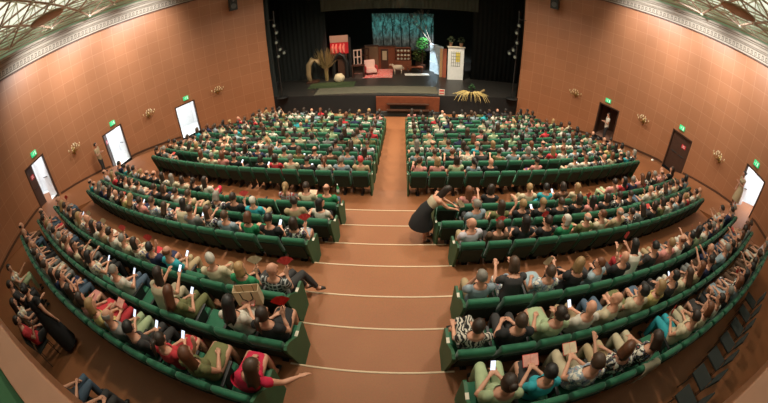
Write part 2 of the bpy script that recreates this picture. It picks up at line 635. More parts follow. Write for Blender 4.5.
structure(obj('trim_8', mesh_of(lathe_ring([(15.02, 1.80), (14.93, 1.80), (14.93, 1.86), (15.02, 1.86)]), 'cornice_line', M_BASEB)))
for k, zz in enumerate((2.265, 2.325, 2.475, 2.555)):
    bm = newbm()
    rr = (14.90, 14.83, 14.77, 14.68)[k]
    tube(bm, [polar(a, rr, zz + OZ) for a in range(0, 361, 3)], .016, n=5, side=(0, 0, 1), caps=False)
    structure(obj('trim_%d' % (20 + k), to_mesh(bm, 'cornice_shade_ring', mat('moulding_shade', (0.16, 0.12, 0.09), .6))))  # dark rings added to draw the shade lines of the moulding
structure(obj('trim_9', mesh_of(lathe_ring([(14.96, 1.86), (14.94, 2.24), (14.86, 2.26), (14.86, 2.30), (14.82, 2.32), (14.80, 2.46), (14.72, 2.48), (14.72, 2.54), (14.62, 2.56), (14.6, 2.66), (15.1, 2.68)]), 'cornice', M_FRET)))

RISE, ZE = 4.0, 2.62
RS = (15.0 ** 2 + RISE ** 2) / (2 * RISE)


def dome_z(r):
    return ZE + RISE - RS + math.sqrt(RS * RS - r * r)


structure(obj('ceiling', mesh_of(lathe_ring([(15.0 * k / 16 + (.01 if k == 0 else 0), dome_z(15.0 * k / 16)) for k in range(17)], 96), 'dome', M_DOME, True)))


def build_truss(bm, which):
    s = 1.45
    rows = {}
    for j in range(-14, 15):
        for i in range(-16, 17):
            x = (i + .5 * (j % 2)) * s
            y = j * s * .866
            rows[(i, j)] = (x, y)

    def P(x, y, drop):
        r = math.hypot(x, y)
        if r > 14.5:
            return None
        return Vector((HX + x, HY + y, OZ + dome_z(r) - drop * min(1, .25 + (14.8 - r) / 5)))
    for (i, j), (x, y) in rows.items():
        nb = [(i + 1, j), (i, j + 1), (i - 1, j + 1)] if j % 2 == 0 else [(i + 1, j), (i + 1, j + 1), (i, j + 1)]
        if which == 0:                       # outer layer
            a = P(x, y, .25)
            for q in nb:
                if q in rows and a:
                    b = P(*rows[q], .25)
                    if b:
                        tube(bm, [a, b], .032, n=5, caps=False)
        elif which == 1:                     # inner layer and webs
            cx, cy = x + s * .5, y + s * .2887
            a = P(cx, cy, 1.0)
            if not a:
                continue
            for d in ((s, 0), (s * .5, s * .866), (-s * .5, s * .866)):
                b = P(cx + d[0], cy + d[1], 1.0)
                if b:
                    tube(bm, [a, b], .05, n=5, caps=False)
        else:
            cx, cy = x + s * .5, y + s * .2887
            a = P(cx, cy, 1.0)
            if not a:
                continue
            ball(bm, a, .11, 8, 5)
            for d in ((-s * .5, -s * .2887), (s * .5, -s * .2887), (0, s * .577)):
                b = P(cx + d[0], cy + d[1], .25)
                if b:
                    tube(bm, [a, b], .026, n=5, caps=False)


t = obj('ceiling_frame', mesh_of(lambda bm: build_truss(bm, 1), 'ceiling_frame', M_TRUSS)); structure(t)
structure(obj('upper_frame', mesh_of(lambda bm: build_truss(bm, 0), 'upper_frame', M_TRUSSL), t))
structure(obj('web_frame', mesh_of(lambda bm: build_truss(bm, 2), 'web_frame', M_TRUSSL), t))
for k in range(9):
    r = 14.5 - .17 * k
    bm = newbm()
    z = OZ + ZE + .16 + .085 * k
    tube(bm, [polar(a, r, z) for a in range(0, 361, 3)], .035, n=5, side=(0, 0, 1), caps=False)
    structure(obj('ring_frame', to_mesh(bm, 'ring', M_TRUSSL if k % 2 else M_TRUSS), t))
for s, c in ((-1, (-10.55, 6.0)), (1, (10.55, 6.2))):
    d = thing('ceiling_disc', 'brown round disc hung under the %s side of the dome truss' % ('left' if s < 0 else 'right'), 'ceiling fitting', (c[0], c[1], OZ + 2.62), 0, None)
    bm = newbm()
    tube(bm, [(0, 0, -.05), (0, 0, -.03), (0, 0, .03), (0, 0, .05)], [.66, .70, .70, .66], n=32)
    obj('disc', to_mesh(bm, 'ceiling_disc', mat('disc_brown', (0.34, 0.22, 0.12), .6), True), d)
    for k in range(3):
        bm = newbm()
        a = k * 120 * D2R
        tube(bm, [(.45 * math.sin(a), .45 * math.cos(a), .04), (.3 * math.sin(a), .3 * math.cos(a), 2.2)], .012, n=5)
        obj('hanging_rod', to_mesh(bm, 'rod', M_TRUSS), d)


# ------------------------------------------------------------------ doors, corridors, signs
def build_door(idx, ang, code):
    p = polar(ang, HR, 0)
    fz = floor_z(p.x, p.y)
    hw = HR * math.sin(DW * D2R)
    root = obj('door_%d' % idx, None, loc=(p.x, p.y, fz), rot=(0, 0, -ang * D2R + math.pi))   # local +y looks into the hall
    structure(root)
    side = 'left' if ang < 0 else 'right'
    bm = newbm()
    for sx in (-1, 1):
        box(bm, (sx * (hw - .03), -.06, DH / 2), (.07, .2, DH))
    box(bm, (0, -.06, DH - .03), (2 * hw, .2, .07))
    structure(obj('door_frame', to_mesh(bm, 'door_frame', M_DARKWOOD), root))
    # corridor behind
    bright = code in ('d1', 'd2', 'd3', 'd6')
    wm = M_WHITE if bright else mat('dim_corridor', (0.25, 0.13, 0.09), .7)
    bm = newbm()
    w2, dp = hw + (.0 if not bright else .5), 2.4
    quads = [((-w2, -.12, 0), (w2, -.12, 0), (w2, -dp, 0), (-w2, -dp, 0)), ((-w2, -dp, 0), (w2, -dp, 0), (w2, -dp, 2.6), (-w2, -dp, 2.6)),
             ((-w2, -.12, 0), (-w2, -dp, 0), (-w2, -dp, 2.6), (-w2, -.12, 2.6)), ((w2, -.12, 0), (w2, -dp, 0), (w2, -dp, 2.6), (w2, -.12, 2.6)),
             ((-w2, -.12, 2.6), (w2, -.12, 2.6), (w2, -dp, 2.6), (-w2, -dp, 2.6))]
    for q in quads:
        bm.faces.new([bm.verts.new(v) for v in q])
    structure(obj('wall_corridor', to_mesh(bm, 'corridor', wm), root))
    if bright:
        l = lamp('corridor_daylight', 'AREA', (0, -1.0, 2.5), {'d1': 70, 'd2': 75, 'd3': 60, 'd6': 90}[code], (0.86, 0.92, 1.0), size=1.2, angle=170)  # added area lamp standing in for daylight from outside
        l.parent = root
    # leaves
    def leaf(hx, sgn, openang, m, name='door_leaf'):
        lw = hw - .06
        e = obj(name, mesh_of(lambda b: box(b, (sgn * lw / 2, 0, DH / 2 - .02), (lw, .045, DH - .08), bev=.006), 'leaf', m), root, (hx, -.08, 0), (0, 0, openang * D2R))
        structure(e)
        bm = newbm()
        tube(bm, [(sgn * lw * .25, .05, 1.02), (sgn * lw * .85, .05, 1.02)], .018, n=6)
        structure(obj('push_bar', to_mesh(bm, 'bar', M_BLACK), e))
        return e
    redsign = None
    if code == 'd5':
        a = leaf(-hw + .06, 1, 0, M_DARKWOOD)
        b = leaf(hw - .06, -1, 0, M_DARKWOOD)
        redsign = a
        sx = .40
    elif code == 'd4':
        leaf(-hw + .06, 1, -95, M_DARKWOOD); leaf(hw - .06, -1, 95, M_DARKWOOD)
    elif code == 'd3':
        leaf(hw - .06, -1, 100, M_WHITE)
    elif code == 'd2':
        leaf(-hw + .06, 1, -88, M_WHITE); redsign = leaf(hw - .06, -1, 50, M_DARKWOOD); sx = -.36
    elif code == 'd1':
        leaf(-hw + .06, 1, -85, M_WHITE); redsign = leaf(hw - .06, -1, 22, M_DARKWOOD); sx = -.36
    else:
        leaf(hw - .06, -1, 80, M_WHITE); leaf(-hw + .06, 1, -65, M_DARKWOOD)
    if redsign is not None:
        bm = newbm()
        box(bm, (sx, .03, 1.55), (.30, .012, .20))
        for k, ww in enumerate((.16, .2)):
            box(bm, (sx, .038, 1.585 - .07 * k), (ww, .006, .025), mi=1)
        structure(obj('red_sign', to_mesh(bm, 'red_sign', [M_RED, M_WHITE]), redsign))
    # exit sign above
    s = thing('exit_sign', 'small lit green exit sign above the %s %s doorway' % ({'d1': 'rear', 'd2': 'middle', 'd3': 'front', 'd4': 'front', 'd5': 'middle', 'd6': 'rear'}[code], side), 'exit sign')
    s.matrix_world = Matrix.Translation(polar(ang + (0.6 if ang < 0 else -.6), HR - .05, fz + DH + .30)) @ Matrix.Rotation(-ang * D2R + math.pi, 4, 'Z')
    bm = newbm()
    box(bm, (0, 0, 0), (.36, .07, .24), bev=.01)
    obj('sign_box', to_mesh(bm, 'sign_box', M_SIGN), s)
    bm = newbm()                              # running figure, doorway and arrow
    box(bm, (-.1, .038, 0), (.07, .004, .16))
    tube(bm, [(.0, .04, .03), (.05, .04, -.03), (.02, .04, -.08)], .012, n=5)
    tube(bm, [(.0, .04, .03), (.06, .04, .05)], .01, n=5)
    ball(bm, (.01, .04, .07), (.018, .004, .018), 8, 5)
    box(bm, (.11, .038, 0), (.06, .004, .02))
    obj('pictogram', to_mesh(bm, 'pictogram', M_SIGNW), s)


for i, (a, c) in enumerate(DOORS):
    build_door(i + 1, a, c)

# wall sconces: sprays of small bulbs on gilded arms
for a, z, nm in ((-87.2, -3.23, 'rear left'), (-66.7, -3.94, 'middle left'), (-48.0, -4.36, 'front left'), (47.8, -4.45, 'front right'), (66.4, -4.13, 'middle right'), (87.3, -3.33, 'rear right')):
    s = thing('wall_sconce', 'gilded wall sconce with a spray of small bulbs, %s wall' % nm, 'wall lamp')
    s.matrix_world = Matrix.Translation(polar(a, HR - .01, OZ + z)) @ Matrix.Rotation(-a * D2R + math.pi, 4, 'Z')
    bm = newbm()
    ball(bm, (0, .03, -.12), (.10, .05, .14), 12, 8)
    tube(bm, [(0, .04, -.3), (0, .05, -.2), (0, .03, .1)], [.015, .04, .03], n=8)
    obj('wall_mount', to_mesh(bm, 'sconce_mount', M_GOLD, True), s)
    k = 0
    for row, (n, rad, zz, out) in enumerate(((5, .40, .14, .20), (4, .25, .05, .30), (3, .13, .20, .16))):
        for q in range(n):
            x = rad * (-1 + 2 * q / (n - 1))
            tip = (x, out + .08 * (1 - abs(x) / .45), zz + .05 * math.cos(x * 9))
            bm = newbm()
            tube(bm, [(0, .04, -.12), (x * .5, out * .8, -.16 + .05 * row), (x * .9, out, zz - .16), (tip[0], tip[1], tip[2] - .05)], [.012, .01, .009, .018], n=6)
            arm = obj('arm', to_mesh(bm, 'sconce_arm', M_GOLD, True), s)
            bm = newbm()
            ball(bm, tip, (.036, .036, .055), 8, 6)
            obj('bulb', to_mesh(bm, 'sconce_bulb', M_BULB, True), arm)
# small loudspeakers high on the wall near the stage
for a, nm in ((-41.5, 'left'), (40.4, 'right')):
    s = thing('loudspeaker', 'black loudspeaker high on the %s wall beside the stage' % nm, 'loudspeaker')
    s.matrix_world = Matrix.Translation(polar(a, HR - .52, OZ + .95)) @ Matrix.Rotation(-a * D2R + math.pi, 4, 'Z')
    obj('cabinet', mesh_of(lambda bm: box(bm, (0, 0, 0), (.50, .42, .86), bev=.02), 'speaker_cabinet', M_BLACK), s)
    bm = newbm()
    for zz, r in ((-.15, .17), (.22, .08)):
        tube(bm, [(0, .21, zz), (0, .235, zz)], [r, r * .9], n=20)
    obj('grille', to_mesh(bm, 'speaker_grille', mat('grey_grille', (0.08, 0.08, 0.08), .5)), s)
    bm = newbm()
    box(bm, (0, -.33, 0), (.08, .26, .3))
    obj('bracket', to_mesh(bm, 'speaker_bracket', M_BLACK), s)
# floor light by the right wall
p = polar(71.5, HR - .06, OZ - 5.95)
s = thing('wall_light', 'tiny white aisle light low on the right wall', 'lamp', p)
bm = newbm(); ball(bm, (0, 0, 0), .07, 10, 6)
obj('lens', to_mesh(bm, 'lens', mat('aisle_lens', (.8, .7, .5), .3, emit=(1, .85, .6), strength=.8), True), s)
bm = newbm(); box(bm, (.03, -.02, 0), (.1, .1, .16)); obj('housing', to_mesh(bm, 'housing', M_WHITE), s)

# ------------------------------------------------------------------ balcony the photograph is taken from
bm = newbm()
box(bm, (0, -.18, OZ - 1.35), (25.4, .18, 1.0))
structure(obj('wall_balcony', to_mesh(bm, 'balcony_front', M_WALL)))
bm = newbm()
box(bm, (0, -.17, OZ - .825), (25.4, .20, .05), bev=.012)
structure(obj('trim_10', to_mesh(bm, 'balcony_cap', mat('salmon_cap', (0.42, 0.19, 0.11), .45))))
bm = newbm()
box(bm, (0, -4.0, OZ - 1.75), (25.4, 7.5, .25))
structure(obj('floor_balcony', to_mesh(bm, 'balcony_floor', mat('green_carpet', (0.03, 0.10, 0.04), .9))))
bm = newbm()
box(bm, (0, -.60, OZ - 1.1), (25.0, .64, .5), bev=.05)
structure(obj('trim_11', to_mesh(bm, 'balcony_ledge', mat('green_ledge', (0.035, 0.12, 0.045), .8))))

# ------------------------------------------------------------------ stage house
ST = OZ - 6.03
YP = 20.25


def build_stage(bm):
    K = 24
    front = []
    for k in range(K + 1):
        x = -8.3 + 16.6 * k / K
        front.append((x, 19.45 + .8 * (abs(x) / 8.3) ** 2.2))
    back = [(11.5 * (-1 + 2 * k / K), 31.5) for k in range(K + 1)]
    fv = [bm.verts.new((x, y, ST)) for x, y in front]
    bv = [bm.verts.new((x, y, ST)) for x, y in back]
    for k in range(K):
        bm.faces.new((fv[k], fv[k + 1], bv[k + 1], bv[k]))
    lv = [bm.verts.new((x, y, -.05)) for x, y in front]
    for k in range(K):
        f = bm.faces.new((fv[k], fv[k + 1], lv[k + 1], lv[k]))
        f.material_index = 1


structure(obj('floor_stage', mesh_of(build_stage, 'stage', [mat('stage_boards', (0.032, 0.029, 0.026), .4, vary=.3), mat('apron_skirt', (0.010, 0.010, 0.010), .9)])))


def drape(x0, x1, y, z0, z1, fold=.022, n=60, per=.35):
    def fn(bm):
        a, b = [], []
        for k in range(n + 1):
            x = x0 + (x1 - x0) * k / n
            yy = y + fold * math.sin(x / per * 2 * math.pi)
            a.append(bm.verts.new((x, yy, z0))); b.append(bm.verts.new((x, yy, z1)))
        for k in range(n):
            bm.faces.new((a[k], a[k + 1], b[k + 1], b[k]))
        g = bmesh.ops.solidify(bm, geom=bm.faces[:], thickness=.02)
    return fn


for x0, x1, nm in ((-8.45, -8.0, 'left'), (7.95, 8.45, 'right')):
    tag(obj('portal_curtain', mesh_of(drape(x0, x1, YP, ST, OZ + 3.6, n=24), 'portal_drape', M_BLACKCLOTH, True)), 'narrow black curtain at the outer %s edge of the stage portal' % nm, 'curtain')
YL = 24.35
for x0, x1, nm in ((-11.2, -5.25, 'left'), (5.55, 11.2, 'right')):
    tag(obj('stage_curtain', mesh_of(drape(x0, x1, YL, ST, OZ + 3.6, n=150), 'leg_drape', M_BLACKCLOTH, True)), 'tall wide black masking curtain on the %s side of the stage set' % nm, 'curtain')
tag(obj('stage_valance', mesh_of(drape(-5.5, 5.85, YL - .35, OZ - .62, OZ + 3.6, n=200, per=.28), 'valance', M_GREYCLOTH, True)), 'dark grey green valance across the top of the stage opening', 'curtain')


def build_stagehouse(bm):
    x, y0, y1, z0, z1 = 11.5, YP + .3, 31.5, ST - .2, OZ + 3.6
    for q in (((-x, y1, z0), (x, y1, z0), (x, y1, z1), (-x, y1, z1)), ((-x, y0, z0), (-x, y1, z0), (-x, y1, z1), (-x, y0, z1)),
              ((x, y0, z0), (x, y1, z0), (x, y1, z1), (x, y0, z1)), ((-x, y0, z1), (x, y0, z1), (x, y1, z1), (-x, y1, z1))):
        bm.faces.new([bm.verts.new(v) for v in q])


structure(obj('wall_stage', mesh_of(build_stagehouse, 'stagehouse', M_BLACKCLOTH)))

SM = {}


def simple(name, label, cat, fn, m, loc=(0, 0, 0), rz=0, smooth=False, group=None):
    o = obj(name, mesh_of(fn, name, m, smooth), loc=loc, rot=(0, 0, rz))
    return tag(o, label, cat, group)


def part(name, parent, fn, m, smooth=False, color=None, label=None):
    o = obj(name, mesh_of(fn, name, m, smooth), parent, color=color)
    if label:
        o['label'] = label
    return o


# projected forest screen
s = thing('projection_screen', 'screen at the back of the stage showing a turquoise misty forest', 'screen', (0, 0, 0))
part('picture', s, lambda bm: box(bm, (.42, 28.5, OZ - 2.9), (5.2, .03, 3.4)), M_FOREST)


def trees(bm):
    r = random.Random(4)
    for k in range(7):
        x = -2.0 + 4.7 * k / 6 + r.uniform(-.25, .25)
        tube(bm, [(x, 28.46, OZ - 4.3), (x + r.uniform(-.1, .1), 28.46, OZ - 2.6), (x + r.uniform(-.25, .25), 28.46, OZ - 1.25)], [.05, .035, .02], n=5)
        for q in range(9):
            z = OZ - 2.9 + r.uniform(0, 1.5)
            tube(bm, [(x, 28.46, z), (x + r.uniform(-.5, .5), 28.46, z + r.uniform(.1, .4))], [.018, .008], n=4)


part('tree_pattern', s, trees, M_BLACKCLOTH)
part('frame', s, lambda bm: [box(bm, (.42, 28.52, OZ - 1.17), (5.3, .06, .06)), box(bm, (-2.2, 28.52, OZ - 2.9), (.06, .06, 3.4)), box(bm, (3.04, 28.52, OZ - 2.9), (.06, .06, 3.4))], M_BLACK)

# stage cloths
simple('floor_cloth', 'grey green floor cloth along the front edge of the stage', 'floor cloth', lambda bm: box(bm, (-1.35, 20.75, ST + .008), (8.0, 1.7, .012)), mat('grey_green_cloth', (0.115, 0.105, 0.07), .9, vary=.25, scale=2))
simple('grass_mat', 'mossy green mat under the straw sheaf at the stage left side', 'mat', lambda bm: box(bm, (-4.6, 22.2, ST + .02), (3.3, 1.5, .03), bev=.01), mat('moss', (0.038, 0.058, 0.018), .95, vary=.5, scale=6))
simple('red_rug', 'red patterned rug in front of the brown cabinet on stage', 'rug', lambda bm: box(bm, (-1.5, 25.5, ST + .01), (2.2, 3.1, .015)), T_FLORAL).color = (0.75, 0.12, 0.10, 1)

# straw sheaf, carved arch, stone
s = thing('straw_sheaf', 'tall sheaf of dry straw beside the carved tusk on stage', 'straw sheaf', (-5.3, 23.75, ST))


def straw(bm):
    r = random.Random(9)
    for k in range(170):
        a, b = r.uniform(0, 6.28), r.uniform(.2, .95)
        h = r.uniform(1.5, 2.6)
        tube(bm, [(.12 * math.cos(a), .12 * math.sin(a), 0), (.14 * math.cos(a), .14 * math.sin(a), .9), (b * math.cos(a), b * .6 * math.sin(a), h)], [.014, .014, .006], n=4)


M_STRAW = mat('straw', (0.26, 0.18, 0.07), .9, vary=.3)
part('stalk', s, straw, M_STRAW)['kind'] = 'stuff'
part('tie', s, lambda bm: tube(bm, [(0, 0, .82), (0, 0, .98)], .19, n=12), mat('rope', (0.2, .12, .05), .9))
s = thing('carved_tusk_arch', 'pale curved tusk shaped arch standing beside the straw sheaf', 'stage prop', (-6.05, 23.2, ST))
M_BONE = mat('bone', (0.30, 0.21, 0.11), .6)
part('arch', s, lambda bm: tube(bm, [(-.38, 0, 0), (-.5, 0, .7), (-.42, 0, 1.4), (-.1, 0, 1.85), (.28, 0, 1.75), (.42, 0, 1.35)], [.17, .2, .21, .2, .17, .08], n=10), M_BONE, True)
part('base', s, lambda bm: box(bm, (-.2, 0, .08), (.9, .7, .16), bev=.04), M_DARKWOOD)
s = thing('dark_arch', 'dark arched doorway prop behind the pale stone', 'stage prop', (-4.3, 24.2, ST))
part('arch', s, lambda bm: tube(bm, [(-.5, 0, 0), (-.5, 0, 1.3), (-.3, 0, 1.75), (0, 0, 1.95), (.3, 0, 1.75), (.5, 0, 1.3), (.5, 0, 0)], [(.12, .16)] * 7, n=8, side=(0, 1, 0)), M_BLACK)
part('panel', s, lambda bm: box(bm, (.12, .1, .75), (.62, .05, 1.5)), M_DARKWOOD)


def rock(bm):
    ball(bm, (0, 0, .33), (.40, .32, .36), 16, 10)
    r = random.Random(2)
    for v in bm.verts:
        v.co *= 1 + .10 * math.sin(v.co.x * 11) * math.cos(v.co.y * 9 + v.co.z * 7)


simple('pale_stone', 'pale rounded stone at the front of the mossy mat', 'stone', rock, mat('pale_stone', (0.62, 0.52, 0.36), .8), (-4.2, 23.0, ST - .02), smooth=True)
# red lit poster panel on a post
s = thing('poster_panel', 'hanging panel, white on top and red below, above the dark arch', 'panel', (-4.35, 24.5, ST))
part('panel', s, lambda bm: box(bm, (0, 0, 3.12), (1.38, .06, .55)), mat('parchment', (0.5, .36, .26), .8))
part('red_panel', s, lambda bm: box(bm, (0, 0, 2.38), (1.38, .06, .9)), M_RED, label='red lower panel')
def reds(bm):
    for k, x in enumerate((-.48, -.22, .1, .36)):
        tube(bm, [(x, -.05, 2.02), (x - .05, -.05, 2.4), (x + .04, -.05, 2.72)], [.07, .11, .06], n=8)
part('figure_pattern', s, reds, mat('pale_red', (.8, .25, .2), .7))
part('wooden_panel', s, lambda bm: box(bm, (-.05, 0, 1.66), (1.2, .06, .5)), M_DARKWOOD)
part('post', s, lambda bm: box(bm, (.78, .05, 1.6), (.2, .1, 3.2)), M_BLACK)
part('post', s, lambda bm: box(bm, (-.66, .05, .8), (.08, .08, 1.6)), M_BLACK)
# window screens, sofa, desk
for k, (x, y, m) in enumerate(((-3.15, 25.6, M_CREAM), (-2.62, 26.3, M_DARKWOOD))):
    s = thing('window_panel', 'upright %s folding panel with two window openings on stage' % ('cream' if k == 0 else 'dark brown'), 'folding screen', (x, y, ST), .5 if k == 0 else -.2)
    def fr(bm):
        for xx in (-.3, 0, .3):
            box(bm, (xx, 0, 1.0), (.09, .06, 2.0))
        for zz in (.04, .75, 1.4, 1.97):
            box(bm, (0, 0, zz), (.66, .055, .1))
    part('frame', s, fr, m)
    part('lower_panel', s, lambda bm: box(bm, (0, .01, .4), (.6, .02, .7)), m)
s = thing('sofa_chair', 'small armchair with white and red upholstery at the back edge of the rug', 'armchair', (-2.1, 25.2, ST + .02), .3)
part('seat', s, lambda bm: box(bm, (0, 0, .32), (.85, .75, .3), bev=.07), mat('white_upholstery', (.7, .55, .48), .8))
part('backrest', s, lambda bm: box(bm, (0, .38, .7), (.85, .18, .85), bev=.08, rx=-.15), mat('white_upholstery', (.7, .55, .48), .8))
for sx in (-1, 1):
    part('armrest', s, lambda bm: box(bm, (sx * .45, .05, .45), (.14, .7, .5), bev=.05), mat('red_upholstery', (.4, .05, .05), .8))
    for yy in (-.3, .3):
        part('leg', s, lambda bm: box(bm, (sx * .36, yy, .09), (.06, .06, .18)), M_DARKWOOD)
s = thing('desk', 'dark desk in front of the cream folding panel on stage', 'desk', (-2.95, 24.35, ST))
part('desk_top', s, lambda bm: box(bm, (0, 0, .95), (.95, .6, .05)), M_DARKWOOD)
for sx in (-1, 1):
    part('leg', s, lambda bm: box(bm, (sx * .42, 0, .46), (.07, .5, .93)), M_DARKWOOD)
part('modesty_panel', s, lambda bm: box(bm, (0, .2, .6), (.78, .03, .6)), M_DARKWOOD)
# brown cabinet wall with door
s = thing('wooden_wall_panel', 'red brown panelled wall with a door behind the rug', 'stage wall', (-1.0, 27.2, ST))
part('wall_panel', s, lambda bm: box(bm, (0, 0, 1.0), (1.6, .1, 2.0), bev=.01), M_WOOD)
part('door', s, lambda bm: box(bm, (-.1, -.07, .9), (.62, .05, 1.75), bev=.01), M_DARKWOOD)
part('pane', s, lambda bm: box(bm, (-.1, -.11, 1.2), (.36, .02, .8)), mat('pale_pane', (.45, .38, .26), .4))
part('cornice_board', s, lambda bm: box(bm, (0, -.03, 2.02), (1.75, .2, .08)), M_DARKWOOD)
s = thing('brown_backing_flat', 'brown flat with rounded cap left of the panelled wall', 'stage wall', (-2.15, 27.0, ST))
part('flat', s, lambda bm: box(bm, (0, 0, 1.05), (1.1, .1, 2.1)), mat('brown_flat', (.16, .09, .05), .7))
part('cap', s, lambda bm: box(bm, (0, -.03, 2.13), (1.2, .2, .09), bev=.03), M_DARKWOOD)
s = thing('dresser', 'red brown dresser with shelves of crockery right of the panelled wall', 'dresser', (.45, 26.8, ST))
part('lower_cabinet', s, lambda bm: box(bm, (0, 0, .42), (1.3, .5, .84), bev=.015), M_WOOD)
part('hutch', s, lambda bm: [box(bm, (0, .15, 1.4), (1.2, .06, 1.1)), box(bm, (-.58, 0, 1.4), (.05, .3, 1.1)), box(bm, (.58, 0, 1.4), (.05, .3, 1.1)), box(bm, (0, 0, 1.95), (1.25, .34, .06))], M_WOOD)
for zz in (1.15, 1.52):
    part('shelf', s, lambda bm: box(bm, (0, 0, zz), (1.15, .3, .035)), M_WOOD)
for i, zz in enumerate((.88, 1.2, 1.57)):
    for q in range(4):
        simple('plate', 'pale plate standing on the %s dresser shelf, %s along' % (('lower', 'middle', 'upper')[i], ('first', 'second', 'third', 'fourth')[q]), 'plate',
               lambda bm: tube(bm, [(0, .03, 0), (0, 0, 0)], [.10, .08], n=14), M_CREAM, (.45 - .42 + .28 * q, 26.78, ST + zz + .1), group='plates on the stage dresser')
s = thing('low_table', 'low wooden bench table on stage between dresser and blue panels', 'table', (1.35, 25.85, ST), .05)
part('table_top', s, lambda bm: box(bm, (0, 0, .48), (1.3, .5, .06)), M_WOOD)
for sx in (-1, 1):
    part('leg', s, lambda bm: box(bm, (sx * .55, 0, .23), (.08, .42, .45)), M_DARKWOOD)
simple('floor_light_sheet', 'pale sheet standing in for cold light on the stage floor by the blue panels', 'sheet', lambda bm: box(bm, (1.5, 25.1, ST + .012), (1.9, .7, .012), rz=.06), M_WHITE)  # flat white slab painted as a streak of cold light on the floor


def leafy(bm, rad, h, n, seed, size=.09):
    r = random.Random(seed)
    for k in range(n):
        a, e, q = r.uniform(0, 6.28), r.uniform(-1, 1), r.uniform(.3, 1) ** .5
        c = Vector((rad * q * math.cos(a) * math.sqrt(1 - e * e), rad * q * math.sin(a) * math.sqrt(1 - e * e), h + rad * 1.1 * q * e))
        M = Matrix.Rotation(r.uniform(0, 6.28), 3, 'Z') @ Matrix.Rotation(r.uniform(-1.2, 1.2), 3, 'X')
        vs = [bm.verts.new(c + M @ Vector(p)) for p in ((-size, 0, 0), (0, size * .5, .01), (size, 0, 0), (0, -size * .5, .01))]
        bm.faces.new(vs)


s = thing('green_bush', 'leafy potted bush glowing green under stage light by the blue panels', 'plant', (2.0, 26.85, ST))
part('pot', s, lambda bm: tube(bm, [(0, 0, 0), (0, 0, .5)], [.25, .32], n=14), M_DARKWOOD)
part('stem', s, lambda bm: tube(bm, [(0, 0, .4), (.02, 0, 1.9)], [.05, .03], n=6), M_DARKWOOD)
part('foliage', s, lambda bm: leafy(bm, .55, 2.3, 420, 3), mat('leaf_green', (0.09, 0.30, 0.09), .6, vary=.4))
s = thing('dark_shrub', 'round olive shrub in front of the blue panels on stage', 'plant', (1.80, 27.55, ST))
part('pot', s, lambda bm: tube(bm, [(0, 0, 0), (0, 0, .6)], [.3, .36], n=14), M_DARKWOOD)
part('foliage', s, lambda bm: leafy(bm, .62, 1.15, 420, 5), mat('olive_leaf', (0.10, 0.12, 0.03), .7, vary=.4))
s = thing('bare_tree', 'bare pale branched tree rising behind the glowing bush', 'tree', (2.95, 27.6, ST))


def bare(bm):
    r = random.Random(8)
    def br(p, d, l, rad, n):
        q = p + d * l
        tube(bm, [p, (p + q) / 2 + Vector((r.uniform(-.05, .05), r.uniform(-.05, .05), 0)), q], [rad, rad * .85, rad * .65], n=5)
        if n:
            for _ in range(3):
                br(q, (d + Vector((r.uniform(-.8, .6), r.uniform(-.2, .2), r.uniform(-.1, .5)))).normalized(), l * .66, rad * .62, n - 1)
    br(Vector((0, 0, 0)), Vector((-.04, 0, 1)), 2.1, .06, 4)


part('branch', s, bare, mat('pale_bark', (.4, .36, .3), .8))
part('base', s, lambda bm: tube(bm, [(0, 0, 0), (0, 0, .05)], [.28, .24], n=14), M_BLACK)
# blue panels, brick red post, white door flat
for k, (x, y) in enumerate(((2.9, 26.2), (3.2, 25.25))):
    s = thing('blue_panel', 'pale blue painted upright panel, %s of two beside the red post' % ('rear' if k == 0 else 'front'), 'folding screen', (x, y, ST), -.95)
    part('panel', s, lambda bm: box(bm, (0, 0, 1.2), (.95, .05, 2.4), bev=.01), mat('pale_blue_paint', (.50, .62, .68), .6, vary=.35, scale=3))
    for zz in (.1, .85, 1.6, 2.3):
        part('rail', s, lambda bm: box(bm, (0, -.03, zz), (.9, .03, .07)), mat('white_blue', (.7, .75, .78), .6))
s = thing('red_post_flat', 'narrow orange and brick red flat between blue panel and white door', 'stage wall', (3.42, 24.5, ST))
part('red_strip', s, lambda bm: box(bm, (.12, 0, 1.15), (.28, .1, 2.3)), mat('brick_red', (.38, .10, .05), .7))
part('orange_strip', s, lambda bm: box(bm, (-.14, .05, 1.15), (.2, .08, 2.3)), mat('orange_buff', (.6, .34, .16), .7))
s = thing('white_door_flat', 'white door flat with yellow panes at the stage right side', 'door', (4.3, 23.9, ST), .05)
part('door_panel', s, lambda bm: box(bm, (0, 0, 1.28), (1.2, .08, 2.55), bev=.01), M_WHITE)
part('lintel', s, lambda bm: box(bm, (0, -.02, 2.58), (1.32, .2, .08)), M_CREAM)
def mull(bm):
    for x in (-.36, -.2, -.04, .12, .28):
        box(bm, (x + .02, -.05, 1.65), (.025, .02, 1.2))
    for zz in (1.1, 1.35, 1.6, 1.85, 2.1):
        box(bm, (-.02, -.05, zz), (.68, .02, .025))
part('muntin', s, mull, mat('grey_muntin', (.2, .2, .16), .6))
part('pane', s, lambda bm: box(bm, (.14, -.042, 1.8), (.34, .012, .75)), mat('yellow_pane', (.75, .6, .1), .4), label='yellow pane')
for x, sd in ((3.9, 21), (4.65, 22)):
    s = thing('potted_plant', 'dark potted plant on top of the white door flat, %s one' % ('inner' if x < 4 else 'outer'), 'plant', (x, 23.92, ST + 2.62))
    part('pot', s, lambda bm: tube(bm, [(0, 0, 0), (0, 0, .3)], [.10, .14], n=12), mat('terracotta', (.3, .16, .09), .8))
    part('foliage', s, lambda bm: leafy(bm, .26, .5, 60, sd, .1), mat('dark_leaf', (.05, .07, .03), .7))
# sheep
s = thing('toy_sheep', 'woolly sheep figure standing beside the red rug', 'sheep', (.0, 25.2, ST), 0)


